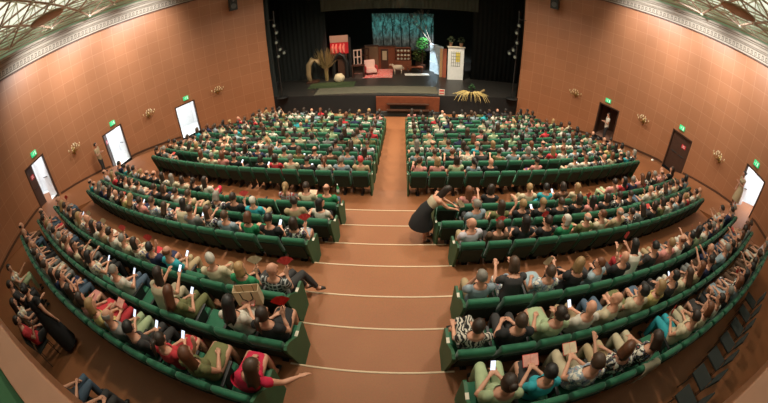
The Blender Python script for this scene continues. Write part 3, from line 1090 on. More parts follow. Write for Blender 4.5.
def sheep(bm):
    tube(bm, [(-.34, 0, .52), (-.3, 0, .55), (0, 0, .56), (.3, 0, .55), (.4, 0, .52)], [.10, .2, .22, .21, .1], n=14)
    tube(bm, [(-.28, 0, .62), (-.42, 0, .78), (-.55, 0, .80), (-.64, 0, .74)], [.12, .10, .085, .05], n=10)
    for sy in (-1, 1):
        tube(bm, [(-.44, sy * .06, .84), (-.42, sy * .16, .82)], [.03, .015], n=6)
        tube(bm, [(-.22, sy * .1, .45), (-.23, sy * .1, .22), (-.21, sy * .1, .0)], [.06, .035, .035], n=8)
        tube(bm, [(.26, sy * .1, .45), (.3, sy * .1, .24), (.26, sy * .1, .0)], [.07, .035, .035], n=8)
    tube(bm, [(.38, 0, .58), (.48, 0, .5), (.47, 0, .38)], [.04, .035, .02], n=6)


part('body', s, sheep, mat('wool', (.55, .44, .34), .95, vary=.3, scale=20), True)
part('muzzle', s, lambda bm: ball(bm, (-.635, 0, .735), (.05, .045, .045), 10, 8), M_DARKWOOD, True)
# dried fronds on the apron, small sign, wooden steps
s = thing('dried_palm_frond', 'bunch of dried pale palm fronds spilling over the stage edge', 'palm frond', (4.75, 19.95, ST))


def fronds(bm):
    r = random.Random(5)
    for k in range(30):
        a = r.uniform(-3.4, .3)
        l = r.uniform(.6, 1.35)
        dx, dy = math.cos(a), math.sin(a)
        p = [(0, 0, .12), (dx * l * .4, dy * l * .25, .28), (dx * l * .8, dy * l * .4 - .1, .12), (dx * l, dy * l * .5 - .15, -.25 if dy < -.25 else .05)]
        tube(bm, p, [.022, .03, .02, .006], n=5)


part('frond', s, fronds, mat('dry_palm', (.55, .42, .16), .8, vary=.3))['kind'] = 'stuff'
part('stem', s, lambda bm: tube(bm, [(-.1, 0, .08), (.6, .3, .12), (1.0, .45, .3)], [.06, .05, .08], n=8), mat('dry_stem', (.3, .2, .08), .8))
s = thing('small_notice', 'small red and white notice standing on the front stage edge', 'sign', (2.82, 19.68, ST))
part('board', s, lambda bm: box(bm, (0, 0, .2), (.36, .03, .38)), M_CREAM)
part('red_band', s, lambda bm: [box(bm, (0, -.02, .3), (.3, .012, .09)), box(bm, (0, -.02, .12), (.3, .012, .06))], M_RED)
part('stand', s, lambda bm: box(bm, (0, .08, .06), (.2, .16, .12)), M_BLACK)
s = thing('wooden_step_unit', 'red brown wooden front panel at the middle of the stage edge', 'stage steps', (.7, 19.25, 0))
part('front_board', s, lambda bm: box(bm, (0, 0, ST - .5), (3.9, .22, .95), bev=.01), M_WOOD)
for yy, zz, dd in ((-.2, .45, .22), (-.35, .8, .3)):
    part('tread', s, lambda bm: box(bm, (0, yy, ST - zz), (2.6, dd, .05)), M_DARKWOOD)
part('recess', s, lambda bm: box(bm, (0, -.12, ST - .72), (2.2, .03, .3)), M_BLACK)
part('base', s, lambda bm: box(bm, (0, -.05, (ST - .95) / 2), (3.9, .5, ST - .95)), M_BLACKCLOTH)
# rocks on the apron right
simple('green_sprig', 'green leafy sprig lying at the right stage edge', 'plant', lambda bm: leafy(bm, .22, .10, 40, 6, .09), mat('sprig_leaf', (0.03, 0.10, 0.03), .6), (5.1, 21.4, ST + .05))
# lighting booms at the portal
for sx, nm in ((-1, 'left'), (1, 'right')):
    s = thing('lighting_stand', 'tall boom of stage lanterns at the %s edge of the black portal' % nm, 'lighting stand', (sx * 7.55, 19.95, ST))
    part('pole', s, lambda bm: tube(bm, [(0, 0, 0), (0, 0, 6.0)], .04, n=8), M_BLACK)
    part('base', s, lambda bm: tube(bm, [(0, 0, 0), (0, 0, .06)], [.4, .3], n=16), M_BLACK)
    part('bracket', s, lambda bm: box(bm, (sx * .25, 0, 5.4), (.5, .05, .05)), M_BLACK)
    for k, (dx, zz) in enumerate(((.0, 5.05), (-.12, 4.55), (-.05, 3.9), (-.25, 3.4), (-.5, 3.15), (-.1, 2.95))):
        bm = newbm()
        x = sx * dx
        tube(bm, [(x, .1, zz), (x, -.14, zz - .03), (x - sx * .05, -.26, zz - .05)], [.10, .12, .13], n=12)
        tube(bm, [(x, 0, zz + .12), (x * .4, 0, zz + .22), (0, 0, zz + .22)], .015, n=5)
        ln = obj('lantern', to_mesh(bm, 'lantern', M_BLACK), s)
        bm = newbm()
        tube(bm, [(x - sx * .05, -.25, zz - .05), (x - sx * .052, -.275, zz - .052)], [.10, .09], n=12)
        obj('lens', to_mesh(bm, 'lens', mat('lantern_lens', (.20, .23, .20), .15)), ln)

#@@SEATS@@
# ------------------------------------------------------------------ theatre seats
PROF = [(-.15, .42), (-.20, .62), (-.250, .80), (-.255, .88), (-.275, .935), (-.315, .955), (-.355, .94), (-.37, .89), (-.345, .78), (-.25, .46), (-.20, .42)]


def pad(bm):
    cy, cz = -.26, .72
    rings = []
    for x, sc in ((-.243, .66), (-.238, .84), (-.222, .95), (-.18, 1), (0, 1.0), (.18, 1), (.222, .95), (.238, .84), (.243, .66)):
        rings.append([bm.verts.new((x, cy + (y - cy) * sc, cz + (z - cz) * (1 - (1 - sc) * .35))) for y, z in PROF])
    n = len(PROF)
    for a, b in zip(rings, rings[1:]):
        for k in range(n):
            bm.faces.new((a[k], a[(k + 1) % n], b[(k + 1) % n], b[k]))
    bm.faces.new(rings[0]); bm.faces.new(rings[-1])


def shell(bm):
    prism(bm, [(-.225, .36), (-.352, .80), (-.374, .80), (-.25, .34)], -.215, .215)


def cushion(bm):
    box(bm, (0, .06, .385), (.50, .47, .11), bev=.03)


def cushion_up(bm):
    box(bm, (0, -.09, .60), (.50, .11, .40), bev=.03, rx=.22)


def arm(bm):
    box(bm, (0, .02, .625), (.05, .40, .045), bev=.012)
    prism(bm, [(-.14, .06), (-.10, .61), (.14, .61), (.10, .06)], -.02, .02)


def leg(bm):
    box(bm, (0, -.02, .16), (.05, .26, .38))
    box(bm, (0, -.02, .0), (.10, .36, .03))


def endp(bm):
    prism(bm, [(-.20, -.02), (-.385, .80), (-.385, .885), (-.33, .915), (-.24, .87), (-.03, .66), (.22, .65), (.26, .60), (.22, -.02)], -.022, .022)


ME_PAD = mesh_of(pad, 'seat_backrest', M_GREEN, True)
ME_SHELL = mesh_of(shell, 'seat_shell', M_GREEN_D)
ME_CUSH = mesh_of(cushion, 'seat_cushion', M_GREEN, True)
ME_CUSHUP = mesh_of(cushion_up, 'seat_cushion_up', M_GREEN, True)
ME_ARM = mesh_of(arm, 'seat_arm', M_BLACK)
ME_LEG = mesh_of(leg, 'seat_leg', M_BLACK)
ME_END = mesh_of(endp, 'seat_end', M_PANEL)
ME_PLATE = mesh_of(lambda bm: box(bm, (0, .02, .655), (.045, .09, .012)), 'row_plate', M_CREAM)

ORD = ['first', 'second', 'third', 'fourth', 'fifth', 'sixth', 'seventh', 'eighth', 'ninth', 'tenth', 'eleventh', 'twelfth', 'thirteenth', 'fourteenth', 'fifteenth', 'sixteenth', 'seventeenth', 'eighteenth', 'nineteenth']
# code, Y of the backrest tops on the axis, floor level, half aisle, seats per side, words
ROWS = [('3c', .85, -4.22, 1.19, 18, 'last row', 'rear'), ('3b', 1.77, -4.46, 1.05, 19, 'middle row', 'rear'), ('3a', 2.70, -4.67, 1.31, 19, 'front row', 'rear'),
        ('2c', 4.38, -5.11, 1.47, 18, 'last row', 'middle'), ('2b', 5.28, -5.32, 1.19, 19, 'middle row', 'middle'), ('2a', 6.18, -5.54, 1.19, 19, 'front row', 'middle')]
NF = [18, 18, 18, 17, 17, 16, 15, 14, 14, 14]
FW = ['last row', 'second last row', 'third last row']
for i in range(10):
    Yt = 8.05 + .9 * i
    zz = -5.75 - .181 * max(0, Yt + .34 - 8.5)
    ROWS.append(('F%d' % i, Yt, zz, .58, NF[i], FW[min(i, 2)], 'front'))
PITCH_S = .56


def seat_place(row, side, k):
    code, Y, zf, a, N, wrow, blk = row
    s = (a + (k + .5) * PITCH_S) * (-1 if side == 'L' else 1)
    Ys = Y + .34
    s2 = s * (YC - Ys) / (YC - Y)
    p = arc_pt(Ys, s2, zf + OZ)
    return p, s2 / (YC - Ys)


def kid(parent, name, me, loc=None):
    o = bpy.data.objects.new(name, me)
    COL.objects.link(o)
    o.parent = parent
    if loc:
        o.location = loc
    return o


def add_seat(row, side, k, taken):
    code, Y, zf, a, N, wrow, blk = row
    p, rz = seat_place(row, side, k)
    sd = 'left' if side == 'L' else 'right'
    t = thing('theatre_seat', '%s theatre seat, %s from aisle, %s, %s %s block' % ('green' if taken else 'empty green', ORD[k], wrow, blk, sd), 'seat', p, rz, 'green seats of the %s %s block' % (blk, sd))
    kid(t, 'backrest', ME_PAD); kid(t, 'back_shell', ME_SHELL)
    kid(t, 'seat_cushion', ME_CUSH if taken or (k * 7 + int(Y * 10)) % 3 else ME_CUSHUP)
    kid(t, 'leg', ME_LEG)
    out = -1 if side == 'L' else 1
    if k == N - 1:
        kid(t, 'end_panel', ME_END, (out * .295, 0, 0))
    else:
        kid(t, 'armrest', ME_ARM, (out * .28, 0, 0))
    if k == 0:
        e = kid(t, 'end_panel', ME_END, (-out * .30, 0, 0))
        kid(e, 'row_plate', ME_PLATE)
    return t


def arrays(me):
    v = np.empty(len(me.vertices) * 3, dtype=np.float32)
    me.vertices.foreach_get('co', v)
    return v.reshape(-1, 3), [tuple(p.vertices) for p in me.polygons], [p.material_index for p in me.polygons]


class Merge:
    """many small far things gathered in one mesh"""

    def __init__(self):
        self.v, self.f, self.m, self.n = [], [], [], 0
        self.mats = []
        self.cache = {}

    def slot(self, m):
        if m not in self.mats:
            self.mats.append(m)
        return self.mats.index(m)

    def add(self, me, M, mats):
        if me.name not in self.cache:
            self.cache[me.name] = arrays(me)
        v, f, mi = self.cache[me.name]
        A = np.array(M)
        self.v.append(v @ A[:3, :3].T.astype(np.float32) + A[:3, 3].astype(np.float32))
        n = self.n
        self.f += [tuple(i + n for i in p) for p in f]
        sl = [self.slot(m) for m in mats]
        self.m += [sl[i] for i in mi]
        self.n += len(v)

    def build(self, name):
        me = bpy.data.meshes.new(name)
        me.from_pydata(np.concatenate(self.v).tolist(), [], self.f)
        for m in self.mats:
            me.materials.append(m)
        me.polygons.foreach_set('material_index', self.m)
        me.polygons.foreach_set('use_smooth', [True] * len(me.polygons))
        me.update()
        return obj(name, me)


# ------------------------------------------------------------------ people
V = Vector


def remesh(bm, voxel, smooth=2):
    me = bpy.data.meshes.new('raw')
    bmesh.ops.recalc_face_normals(bm, faces=bm.faces)
    bm.to_mesh(me); bm.free()
    o = bpy.data.objects.new('raw', me)
    COL.objects.link(o)
    r = o.modifiers.new('r', 'REMESH'); r.mode = 'VOXEL'; r.voxel_size = voxel
    if smooth:
        s = o.modifiers.new('s', 'SMOOTH'); s.factor = .5; s.iterations = smooth
    dg = bpy.context.evaluated_depsgraph_get()
    out = bpy.data.meshes.new_from_object(o.evaluated_get(dg))
    bpy.data.objects.remove(o); bpy.data.meshes.remove(me)
    return out


def head_matrix(c, look):
    return Matrix.Translation(c) @ Matrix.Rotation(look[0] * D2R, 4, 'Z') @ Matrix.Rotation(look[1] * D2R, 4, 'X') @ Matrix.Rotation((look[2] if len(look) > 2 else 0) * D2R, 4, 'Y')


def body_from(J, fem=False, voxel=.0155, low=False):
    """J: joints. returns (mesh, bones, head matrix)"""
    s = .92 if fem else 1.0
    bm = newbm()
    side = (V(J['shR']) - V(J['shL'])).normalized()
    hip = (V(J['hipL']) + V(J['hipR'])) / 2
    pel, wai, che, nec = V(J['pel']), V(J['wai']), V(J['che']), V(J['nec'])
    dn = (pel - wai).normalized()
    tube(bm, [pel + dn * .07, pel, wai, (wai + che) / 2, che, (che * .4 + nec * .6), nec], [(.13 * s, .09), (.172, .122), (.145 * s, .108 * s), (.158 * s, .115), (.165 * s, .12), (.15 * s, .095), (.075, .065)], n=18, side=side)
    if fem:
        fwd = V((0, 0, 1)).cross(side) if abs(side.z) < .8 else V((0, 1, 0))
        for q in (-1, 1):
            ball(bm, che + side * (.075 * q) + fwd * .085 + V((0, 0, -.01)), .07, 10, 8)
    H = head_matrix(V(J['head']), J['look'])
    hc = H.translation
    tube(bm, [nec - V((0, 0, .03)), nec, hc - H.to_3x3() @ V((0, .02, .05))], [.066 * s, .056 * s, .055 * s], n=12)
    R3 = H.to_3x3()
    ball(bm, hc + R3 @ V((0, -.008, .02)), (.076, .096, .105), 18, 12, R3)
    ball(bm, hc + R3 @ V((0, .026, -.045)), (.058, .066, .075), 14, 10, R3)
    tube(bm, [hc + R3 @ V((0, .082, .022)), hc + R3 @ V((0, .112, -.018)), hc + R3 @ V((0, .085, -.030))], [.012, .017, .013], n=8)
    tube(bm, [hc + R3 @ V((-.045, .083, .036)), hc + R3 @ V((0, .096, .040)), hc + R3 @ V((.045, .083, .036))], .012, n=6)
    tube(bm, [hc + R3 @ V((-.022, .088, -.055)), hc + R3 @ V((.022, .088, -.055))], .011, n=6)
    for q in (-1, 1):
        ball(bm, hc + R3 @ V((q * .078, -.005, .0)), (.012, .022, .032), 8, 6, R3)
    bones = [('torso', pel * .35 + wai * .65, che, .15), ('torso', che, nec, .12), ('pelvis', pel + dn * .05, pel * .5 + wai * .5, .16), ('neck', nec + V((0, 0, .02)), hc, .05), ('head', hc, hc + R3 @ V((0, 0, .05)), .09)]
    hands = {}
    for q, S in ((-1, 'L'), (1, 'R')):
        sh, el, wr = V(J['sh' + S]), V(J['el' + S]), V(J['wr' + S])
        hd = V(J['hd' + S]).normalized() if 'hd' + S in J else (wr - el).normalized()
        tube(bm, [nec * .6 + sh * .4 - V((0, 0, .03)), sh, sh * .45 + el * .55, el, el * .5 + wr * .5, wr], [.055, .060 * s, .050 * s, .041 * s, .037 * s, .026 * s], n=12)
        ball(bm, sh, .062 * s, 12, 8)
        hw = side if abs(hd.dot(side)) < .8 else V((0, 0, 1))
        tube(bm, [wr, wr + hd * .03, wr + hd * .075, wr + hd * .095], [.024, (.037, .017), (.040, .016), (.036, .013)], n=12, side=hw)
        hands[S] = (wr, hd, hw)
        bones += [('uarm', sh, el, .05), ('farm', el, wr, .034), ('hand', wr + hd * .025, wr + hd * .1, .03)]
        hp, kn, an, to = V(J['hip' + S]), V(J['kn' + S]), V(J['an' + S]), V(J['to' + S])
        tube(bm, [pel * .3 + hp * .7, hp, hp * .5 + kn * .5, kn, kn * .6 + an * .4, an], [.10, .095, .078, .058, .058, .037], n=14)
        tube(bm, [an + (an - to).normalized() * .045 + V((0, 0, -.03)), an + V((0, 0, -.025)), an * .4 + to * .6, to], [.034, .042, (.044, .030), (.032, .018)], n=12)
        bones += [('thigh', hp, kn, .075), ('shin', kn, an, .05), ('foot', an + V((0, 0, -.02)), to, .035)]
    me = remesh(bm, voxel)
    return me, bones, H, hands


def label_verts(me, bones):
    n = len(me.vertices)
    co = np.empty(n * 3); me.vertices.foreach_get('co', co); co = co.reshape(-1, 3)
    best = np.full(n, 1e9); lab = np.zeros(n, dtype=int); par = np.zeros(n)
    for i, (nm, a, b, r) in enumerate(bones):
        A, B = np.array(a), np.array(b)
        d = B - A
        t = np.clip(((co - A) @ d) / max(d @ d, 1e-9), 0, 1)
        ds = np.linalg.norm(co - (A + t[:, None] * d), axis=1) - r
        m = ds < best
        best[m] = ds[m]; lab[m] = i; par[m] = t[m]
    return np.array([b[0] for b in bones])[lab], par, co


def shell_of(me, keep, off, name, m):
    n = len(me.vertices)
    no = np.empty(n * 3); me.vertices.foreach_get('normal', no); no = no.reshape(-1, 3)
    co = np.empty(n * 3); me.vertices.foreach_get('co', co); co = co.reshape(-1, 3)
    faces = [tuple(p.vertices) for p in me.polygons if all(keep[v] for v in p.vertices)]
    used = sorted({v for f in faces for v in f})
    ix = {v: i for i, v in enumerate(used)}
    out = bpy.data.meshes.new(name)
    out.from_pydata((co[used] + no[used] * off).tolist(), [], [tuple(ix[v] for v in f) for f in faces])
    out.materials.append(m)
    out.polygons.foreach_set('use_smooth', [True] * len(out.polygons))
    out.update()
    return out


def foot_of(me, bones, which):
    n = len(me.vertices)
    co = np.empty(n * 3); me.vertices.foreach_get('co', co); co = co.reshape(-1, 3)
    F2 = [b for b in bones if b[0] == 'foot']
    d = []
    for nm, a, b, r in F2:
        A, B = np.array(a), np.array(b)
        t = np.clip(((co - A) @ (B - A)) / ((B - A) @ (B - A)), 0, 1)
        d.append(np.linalg.norm(co - (A + t[:, None] * (B - A)), axis=1))
    return d[which] <= d[1 - which]


def make_proto(J, fem=False, skirt=None, sleeve=.6, shorts=False, curl=.5, strapless=False):
    me, bones, H, hands = body_from(J, fem)
    lab, par, co = label_verts(me, bones)
    top = (lab == 'torso') | ((lab == 'uarm') & (par < sleeve)) | (lab == 'pelvis')
    if sleeve > 1:
        top |= (lab == 'uarm') | ((lab == 'farm') & (par < .85))
    if strapless:
        nec = np.array(V(J['nec'])); che = np.array(V(J['che'])); ax = (nec - che) / np.linalg.norm(nec - che)
        top = ((lab == 'torso') | (lab == 'pelvis')) & (((co - che) @ ax) < .05)
    else:
        nec = np.array(V(J['nec'])); che = np.array(V(J['che'])); ax = (nec - che) / np.linalg.norm(nec - che)
        hgt = (co - che) @ ax
        rad = np.linalg.norm(co - che - hgt[:, None] * ax, axis=1)
        fwd = co[:, 1] > nec[1]
        top &= ~((hgt > np.linalg.norm(nec - che) - np.where(fwd, .055 if fem else .035, .02)) & (rad < .105))
    bot = (lab == 'pelvis') | (lab == 'thigh') | ((lab == 'shin') & (not shorts) & (par < .93))
    shoe = (lab == 'foot')
    P = {}
    P['top'] = shell_of(me, top, .014, 'top', T_CLOTH)
    if skirt is None:
        P['bottom'] = shell_of(me, bot, .011, 'trousers', T_CLOTH)
        cover = top | bot
    else:
        bm = newbm()
        tube(bm, skirt[0], skirt[1], n=24, side=(1, 0, 0), caps=False)
        P['bottom'] = to_mesh(bm, 'skirt', T_CLOTH, True)
        cover = top | (lab == 'pelvis')
    P['shoes'] = [shell_of(me, shoe & sidev, .007, 'shoe', M_SHOE) for sidev in (foot_of(me, bones, 0), foot_of(me, bones, 1))]
    # sink the skin a little under the cloth
    no = np.empty(len(co) * 3); me.vertices.foreach_get('normal', no); no = no.reshape(-1, 3)
    co2 = co - no * (.006 * cover)[:, None]
    me.vertices.foreach_set('co', co2.ravel())
    bm = newbm()
    bm.from_mesh(me)
    R3 = H.to_3x3(); hc = H.translation
    for f in bm.faces:
        f.material_index = 0
    for S, q in (('L', -1), ('R', 1)):
        wr, hd, hw = hands[S]
        pal = hd.cross(hw)
        if pal.z > 0:
            pal = -pal
        for k, (ox, ln) in enumerate(((-.027, .062), (-.009, .074), (.009, .070), (.027, .055))):
            b = wr + hd * .085 + hw * ox
            tube(bm, [b - hd * .02, b + hd * ln * .45, b + hd * ln * .8 + pal * ln * .35 * curl, b + hd * ln * .95 + pal * ln * .75 * curl], [.0095, .009, .008, .006], n=6)
        b = wr + hd * .035 - hw * (q * .032)
        tube(bm, [b, b + hd * .03 - hw * (q * .018), b + hd * .055 - hw * (q * .020) + pal * .012], [.012, .010, .007], n=6)
        ball(bm, hc + R3 @ V((q * .031, .084, .018)), (.012, .008, .009), 8, 6, R3, mi=1)
        tube(bm, [hc + R3 @ V((q * .015, .098, .043)), hc + R3 @ V((q * .048, .088, .041))], .005, n=5, mi=1)
    tube(bm, [hc + R3 @ V((-.024, .093, -.055)), hc + R3 @ V((0, .102, -.054)), hc + R3 @ V((.024, .093, -.055))], [.005, .008, .005], n=6, mi=2)
    bm.to_mesh(me); bm.free()
    me.materials.clear()
    for m in (T_SKIN, M_EYE, M_LIP):
        me.materials.append(m)
    me.polygons.foreach_set('use_smooth', [True] * len(me.polygons))
    P['body'] = me
    P['head'] = H
    P['hands'] = hands
    return P


# --- hair, in the head's own frame
def cap_bm(front=.30, low=-.5, scale=1.0, bald=False, seed=1):
    bm = newbm()
    bmesh.ops.create_uvsphere(bm, u_segments=26, v_segments=18, radius=1.0)
    r = random.Random(seed)
    kill = []
    for f in bm.faces:
        c = f.calc_center_median().normalized()
        face = c.y > front and c.z < .52
        if bald and (c.z > .30 or (c.y > .1)):
            face = True
        lowf = c.z < (low if c.y < .1 else -.12)
        if face or lowf:
            kill.append(f)
    bmesh.ops.delete(bm, geom=kill, context='FACES')
    for v in bm.verts:
        d = v.co.normalized()
        k = scale * (1.0 + .03 * math.sin(d.x * 17 + seed) * math.sin(d.y * 13) + r.uniform(-.012, .012))
        v.co = V((d.x * .088 * k, -.008 + d.y * .108 * k, .022 + d.z * .118 * k))
    return bm


def drop(bm, length, back=.05, wide=.09, thick=1.0):
    """lets the hair fall: the lower hair is pulled down to the given length"""
    for v in bm.verts:
        if v.co.z < .0:
            t = min(1, -v.co.z / .065)
            az = math.atan2(v.co.x, -(v.co.y + .008))
            rr = 1 + .04 * math.sin(az * 9) + t * (.07 * math.sin(az * 13 + length * 40) + .06 * math.sin(az * 5 + 1))
            v.co = V((math.sin(az) * wide * rr * (1 + .08 * t), -.008 - math.cos(az) * .105 * rr - back * t * t * thick, -length * t * (1 + .10 * math.sin(az * 7 + 2) + .06 * math.sin(az * 17))))


def fin(bm, name):
    bmesh.ops.solidify(bm, geom=bm.faces[:], thickness=.012)
    return to_mesh(bm, name, T_HAIR, True)


HAIR = {}
HAIR['short'] = fin(cap_bm(.38, -.42), 'hair_short')
HAIR['crop'] = fin(cap_bm(.45, -.30, .96, seed=4), 'hair_crop')
HAIR['balding'] = fin(cap_bm(.4, -.40, .98, True, 3), 'hair_balding')
b = cap_bm(.22, -.62, 1.04, seed=5); drop(b, .13, .0, .094); HAIR['bob'] = fin(b, 'hair_bob')
b = cap_bm(.22, -.62, 1.04, seed=6); drop(b, .29, .0, .090); HAIR['long'] = fin(b, 'hair_long')
b = cap_bm(.30, -.45, 1.0, seed=7); ball(b, (0, -.125, .06), (.048, .045, .048), 12, 8); HAIR['bun'] = to_mesh(b, 'hair_bun', T_HAIR, True)
b = cap_bm(.30, -.45, 1.0, seed=8); tube(b, [(0, -.10, .05), (0, -.16, .03), (0, -.17, -.08), (0, -.155, -.2)], [.03, .035, .032, .012], n=10); HAIR['tail'] = to_mesh(b, 'hair_tail', T_HAIR, True)


def seatJ(armL, armR, legs='flat', lean=(0, 0), look=(0, -8), fem=False, tw=0.0, hdL=None, hdR=None):
    lx, ly = lean
    sw = .165 if fem else .185
    J = dict(pel=(0, -.03, .545), wai=(lx * .35, -.085 + ly * .3, .71), che=(lx * .7, -.13 + ly * .7, .86), nec=(lx, -.15 + ly, 1.005 - abs(ly) * .25))
    nx, ny, nz = J['nec']
    c, s = math.cos(tw), math.sin(tw)
    J['shL'] = (nx - sw * c, ny - sw * s, nz - .065)
    J['shR'] = (nx + sw * c, ny + sw * s, nz - .065)
    J['head'] = (nx + lx * .25, ny + .035 + ly * .35, nz + .155 - abs(ly) * .06)
    J['look'] = look
    J['hipL'], J['hipR'] = (-.085, .02, .535), (.085, .02, .535)
    J['knL'], J['knR'] = (-.11, .41, .515), (.11, .41, .515)
    J['anL'], J['anR'] = (-.11, .40, .06), (.11, .41, .06)
    J['toL'], J['toR'] = (-.13, .54, -.005), (.13, .55, -.005)
    if legs == 'cross':
        J['knR'] = (.02, .38, .61); J['anR'] = (-.17, .41, .27); J['toR'] = (-.23, .50, .20)
    elif legs == 'tucked':
        J['anL'], J['anR'] = (-.10, .32, .06), (.10, .35, .06)
        J['toL'], J['toR'] = (-.12, .46, -.005), (.12, .49, -.005)
    elif legs == 'aisle':
        J['knR'] = (.25, .45, .53); J['anR'] = (.44, .50, .12); J['toR'] = (.56, .56, .05)
        J['knL'] = (.06, .45, .53); J['anL'] = (.2, .52, .1); J['toL'] = (.32, .6, .03)
    A = {'lap': ((.215, -.03, .70), (.09, .20, .655)), 'phone': ((.215, -.03, .69), (.06, .18, .70)), 'fan': ((.215, -.03, .70), (.13, .10, .83)),
         'chin': ((.20, .05, .70), (.055, .02, 1.03)), 'arm': ((.235, -.02, .715), (.235, .20, .69)), 'up': ((.215, .03, .76), (.07, .09, .98)), 'far': ((.215, .05, .72), (.16, .32, .80)),
         'out': ((.36, -.02, .74), (.58, .14, .66))}
    for S, q, nm in (('L', -1, armL), ('R', 1, armR)):
        e, wq = A[nm]
        J['el' + S] = (e[0] * q + lx * .7, e[1] + ly * .7, e[2] - abs(ly) * .15)
        J['wr' + S] = (wq[0] * q + lx * .4, wq[1] + ly * .5, wq[2])
    for S, nm in (('L', armL), ('R', armR)):
        if nm in ('fan', 'up'):
            J['hd' + S] = (0, .45, .9)
    if hdL: J['hdL'] = hdL
    if hdR: J['hdR'] = hdR
    return J


SKIRT_SIT = ([(0, -.085, .73), (0, -.03, .64), (0, .10, .57), (0, .27, .545), (0, .40, .525), (0, .445, .44), (0, .445, .27)],
             [(.145, .11), (.172, .12), (.172, .085), (.16, .070), (.155, .066), (.15, .05), (.155, .05)])
PROTO = {
    'lap': make_proto(seatJ('lap', 'lap')),
    'lapf': make_proto(seatJ('lap', 'arm', look=(14, -6), fem=True), True, SKIRT_SIT, .4),
    'phone': make_proto(seatJ('lap', 'phone', look=(-4, -24), legs='tucked'), curl=1),
    'phonef': make_proto(seatJ('phone', 'phone', look=(4, -28), fem=True), True, None, .45, curl=1),
    'fan': make_proto(seatJ('lap', 'fan', look=(-12, -8)), curl=1.1),
    'fanf': make_proto(seatJ('lap', 'fan', look=(-8, -6), fem=True, legs='tucked'), True, SKIRT_SIT, .4, curl=1.1),
    'chin': make_proto(seatJ('chin', 'lap', look=(18, -5), lean=(-.015, .05)), curl=.9),
    'readf': make_proto(seatJ('phone', 'phone', look=(0, -30), fem=True, lean=(0, .05)), True, SKIRT_SIT, .5, curl=.8),
    'cross': make_proto(seatJ('arm', 'lap', legs='cross', look=(-16, -6)), True),
    'lean': make_proto(seatJ('far', 'far', look=(6, -20), lean=(.02, .22)), curl=.7),
    'turn': make_proto(seatJ('lap', 'arm', look=(48, -4), lean=(-.02, .03), tw=.25)),
    'turnf': make_proto(seatJ('far', 'lap', look=(-52, -4), lean=(.02, .04), tw=-.25, fem=True), True, None, .3),
    'upf': make_proto(seatJ('up', 'lap', look=(10, -4), fem=True), True, SKIRT_SIT, .3),
    'aisle': make_proto(seatJ('lap', 'fan', legs='aisle', look=(-25, -10), lean=(.03, .03)), curl=1.1),
    'out': make_proto(seatJ('lap', 'out', look=(-22, -20), lean=(.24, .07), fem=True), True, SKIRT_SIT, .3),
}
CLO = {'white': (.62, .57, .48), 'cream': (.54, .46, .31), 'beige': (.40, .30, .17), 'grey': (.21, .21, .20), 'light blue': (.30, .39, .43), 'grey blue': (.24, .30, .34), 'black': (.014, .014, .015),
       'navy': (.02, .026, .075), 'red': (.50, .03, .04), 'crimson': (.58, .015, .06), 'pink': (.60, .24, .21), 'green': (.02, .22, .09), 'olive': (.15, .15, .055), 'pale green': (.37, .45, .26),
       'turquoise': (.03, .36, .42), 'brown': (.10, .052, .028), 'orange': (.56, .25, .08), 'yellow': (.60, .47, .18), 'purple': (.16, .05, .14), 'dark': (.035, .032, .032), 'lilac': (.5, .46, .5), 'jeans blue': (.07, .11, .16)}
HC = {'black': (.012, .010, .009), 'dark': (.028, .016, .010), 'brown': (.062, .032, .017), 'auburn': (.13, .045, .018), 'blond': (.33, .20, .085), 'grey': (.24, .215, .18), 'white': (.5, .46, .39), 'chest': (.045, .022, .012)}
SPECIAL = {'plaid': (T_PLAID, (.03, .035, .035)), 'zebra': (T_ZEBRA, (.55, .5, .42)), 'floral': (T_FLORAL, (.30, .36, .40)), 'dark floral': (T_FLORAL, (.03, .03, .03)), 'red checked': (T_PLAID, (.30, .05, .05)), 'cream floral': (T_FLORAL, (.55, .48, .33))}


def clothe(o, nm):
    if nm in SPECIAL:
        m, c = SPECIAL[nm]
        o.material_slots[0].link = 'OBJECT'
        o.material_slots[0].material = m
        o.color = (*c, 1)
    else:
        c = CLO[nm]
        k = rnd.uniform(.88, 1.1)
        o.color = (c[0] * k, c[1] * k, c[2] * k, 1)


def put_person(P, label, loc, rz, hair, hcol, top, bot, group=None, mirror=False, scale=1.0, cat='person'):
    root = bpy.data.objects.new('person', P['body'])
    COL.objects.link(root)
    root.location = loc
    root.rotation_euler = (0, 0, rz)
    root.scale = (-scale if mirror else scale, scale, scale)
    k = rnd.uniform(.85, 1.12)
    root.color = (.60 * k, .30 * k, .195 * k, 1)
    tag(root, label, cat, group)
    if hair != 'bald':
        h = kid(root, 'hair', HAIR[hair])
        h.matrix_local = P['head']
        c = HC[hcol]
        kk = rnd.uniform(.8, 1.2)
        h.color = (c[0] * kk, c[1] * kk, c[2] * kk, 1)
    clothe(kid(root, 'top', P['top']), top)
    clothe(kid(root, 'skirt' if P['bottom'].name.startswith('skirt') else 'trousers', P['bottom']), bot)
    for sh in P['shoes']:
        if len(sh.polygons):
            kid(root, 'shoe', sh)
    return root


ME_PHONE = mesh_of(lambda bm: box(bm, (0, 0, 0), (.068, .008, .132), bev=.003), 'phone_body', M_BLACK)
ME_PSCR = mesh_of(lambda bm: box(bm, (0, -.0045, 0), (.060, .003, .118)), 'phone_screen', M_SCREEN)
M_FANRED = mat('red_fan_paper', (.58, .07, .06), .7, vary=.2, scale=12)
M_PAPER = mat('pale_paper', (.58, .47, .32), .8, vary=.25, scale=14)


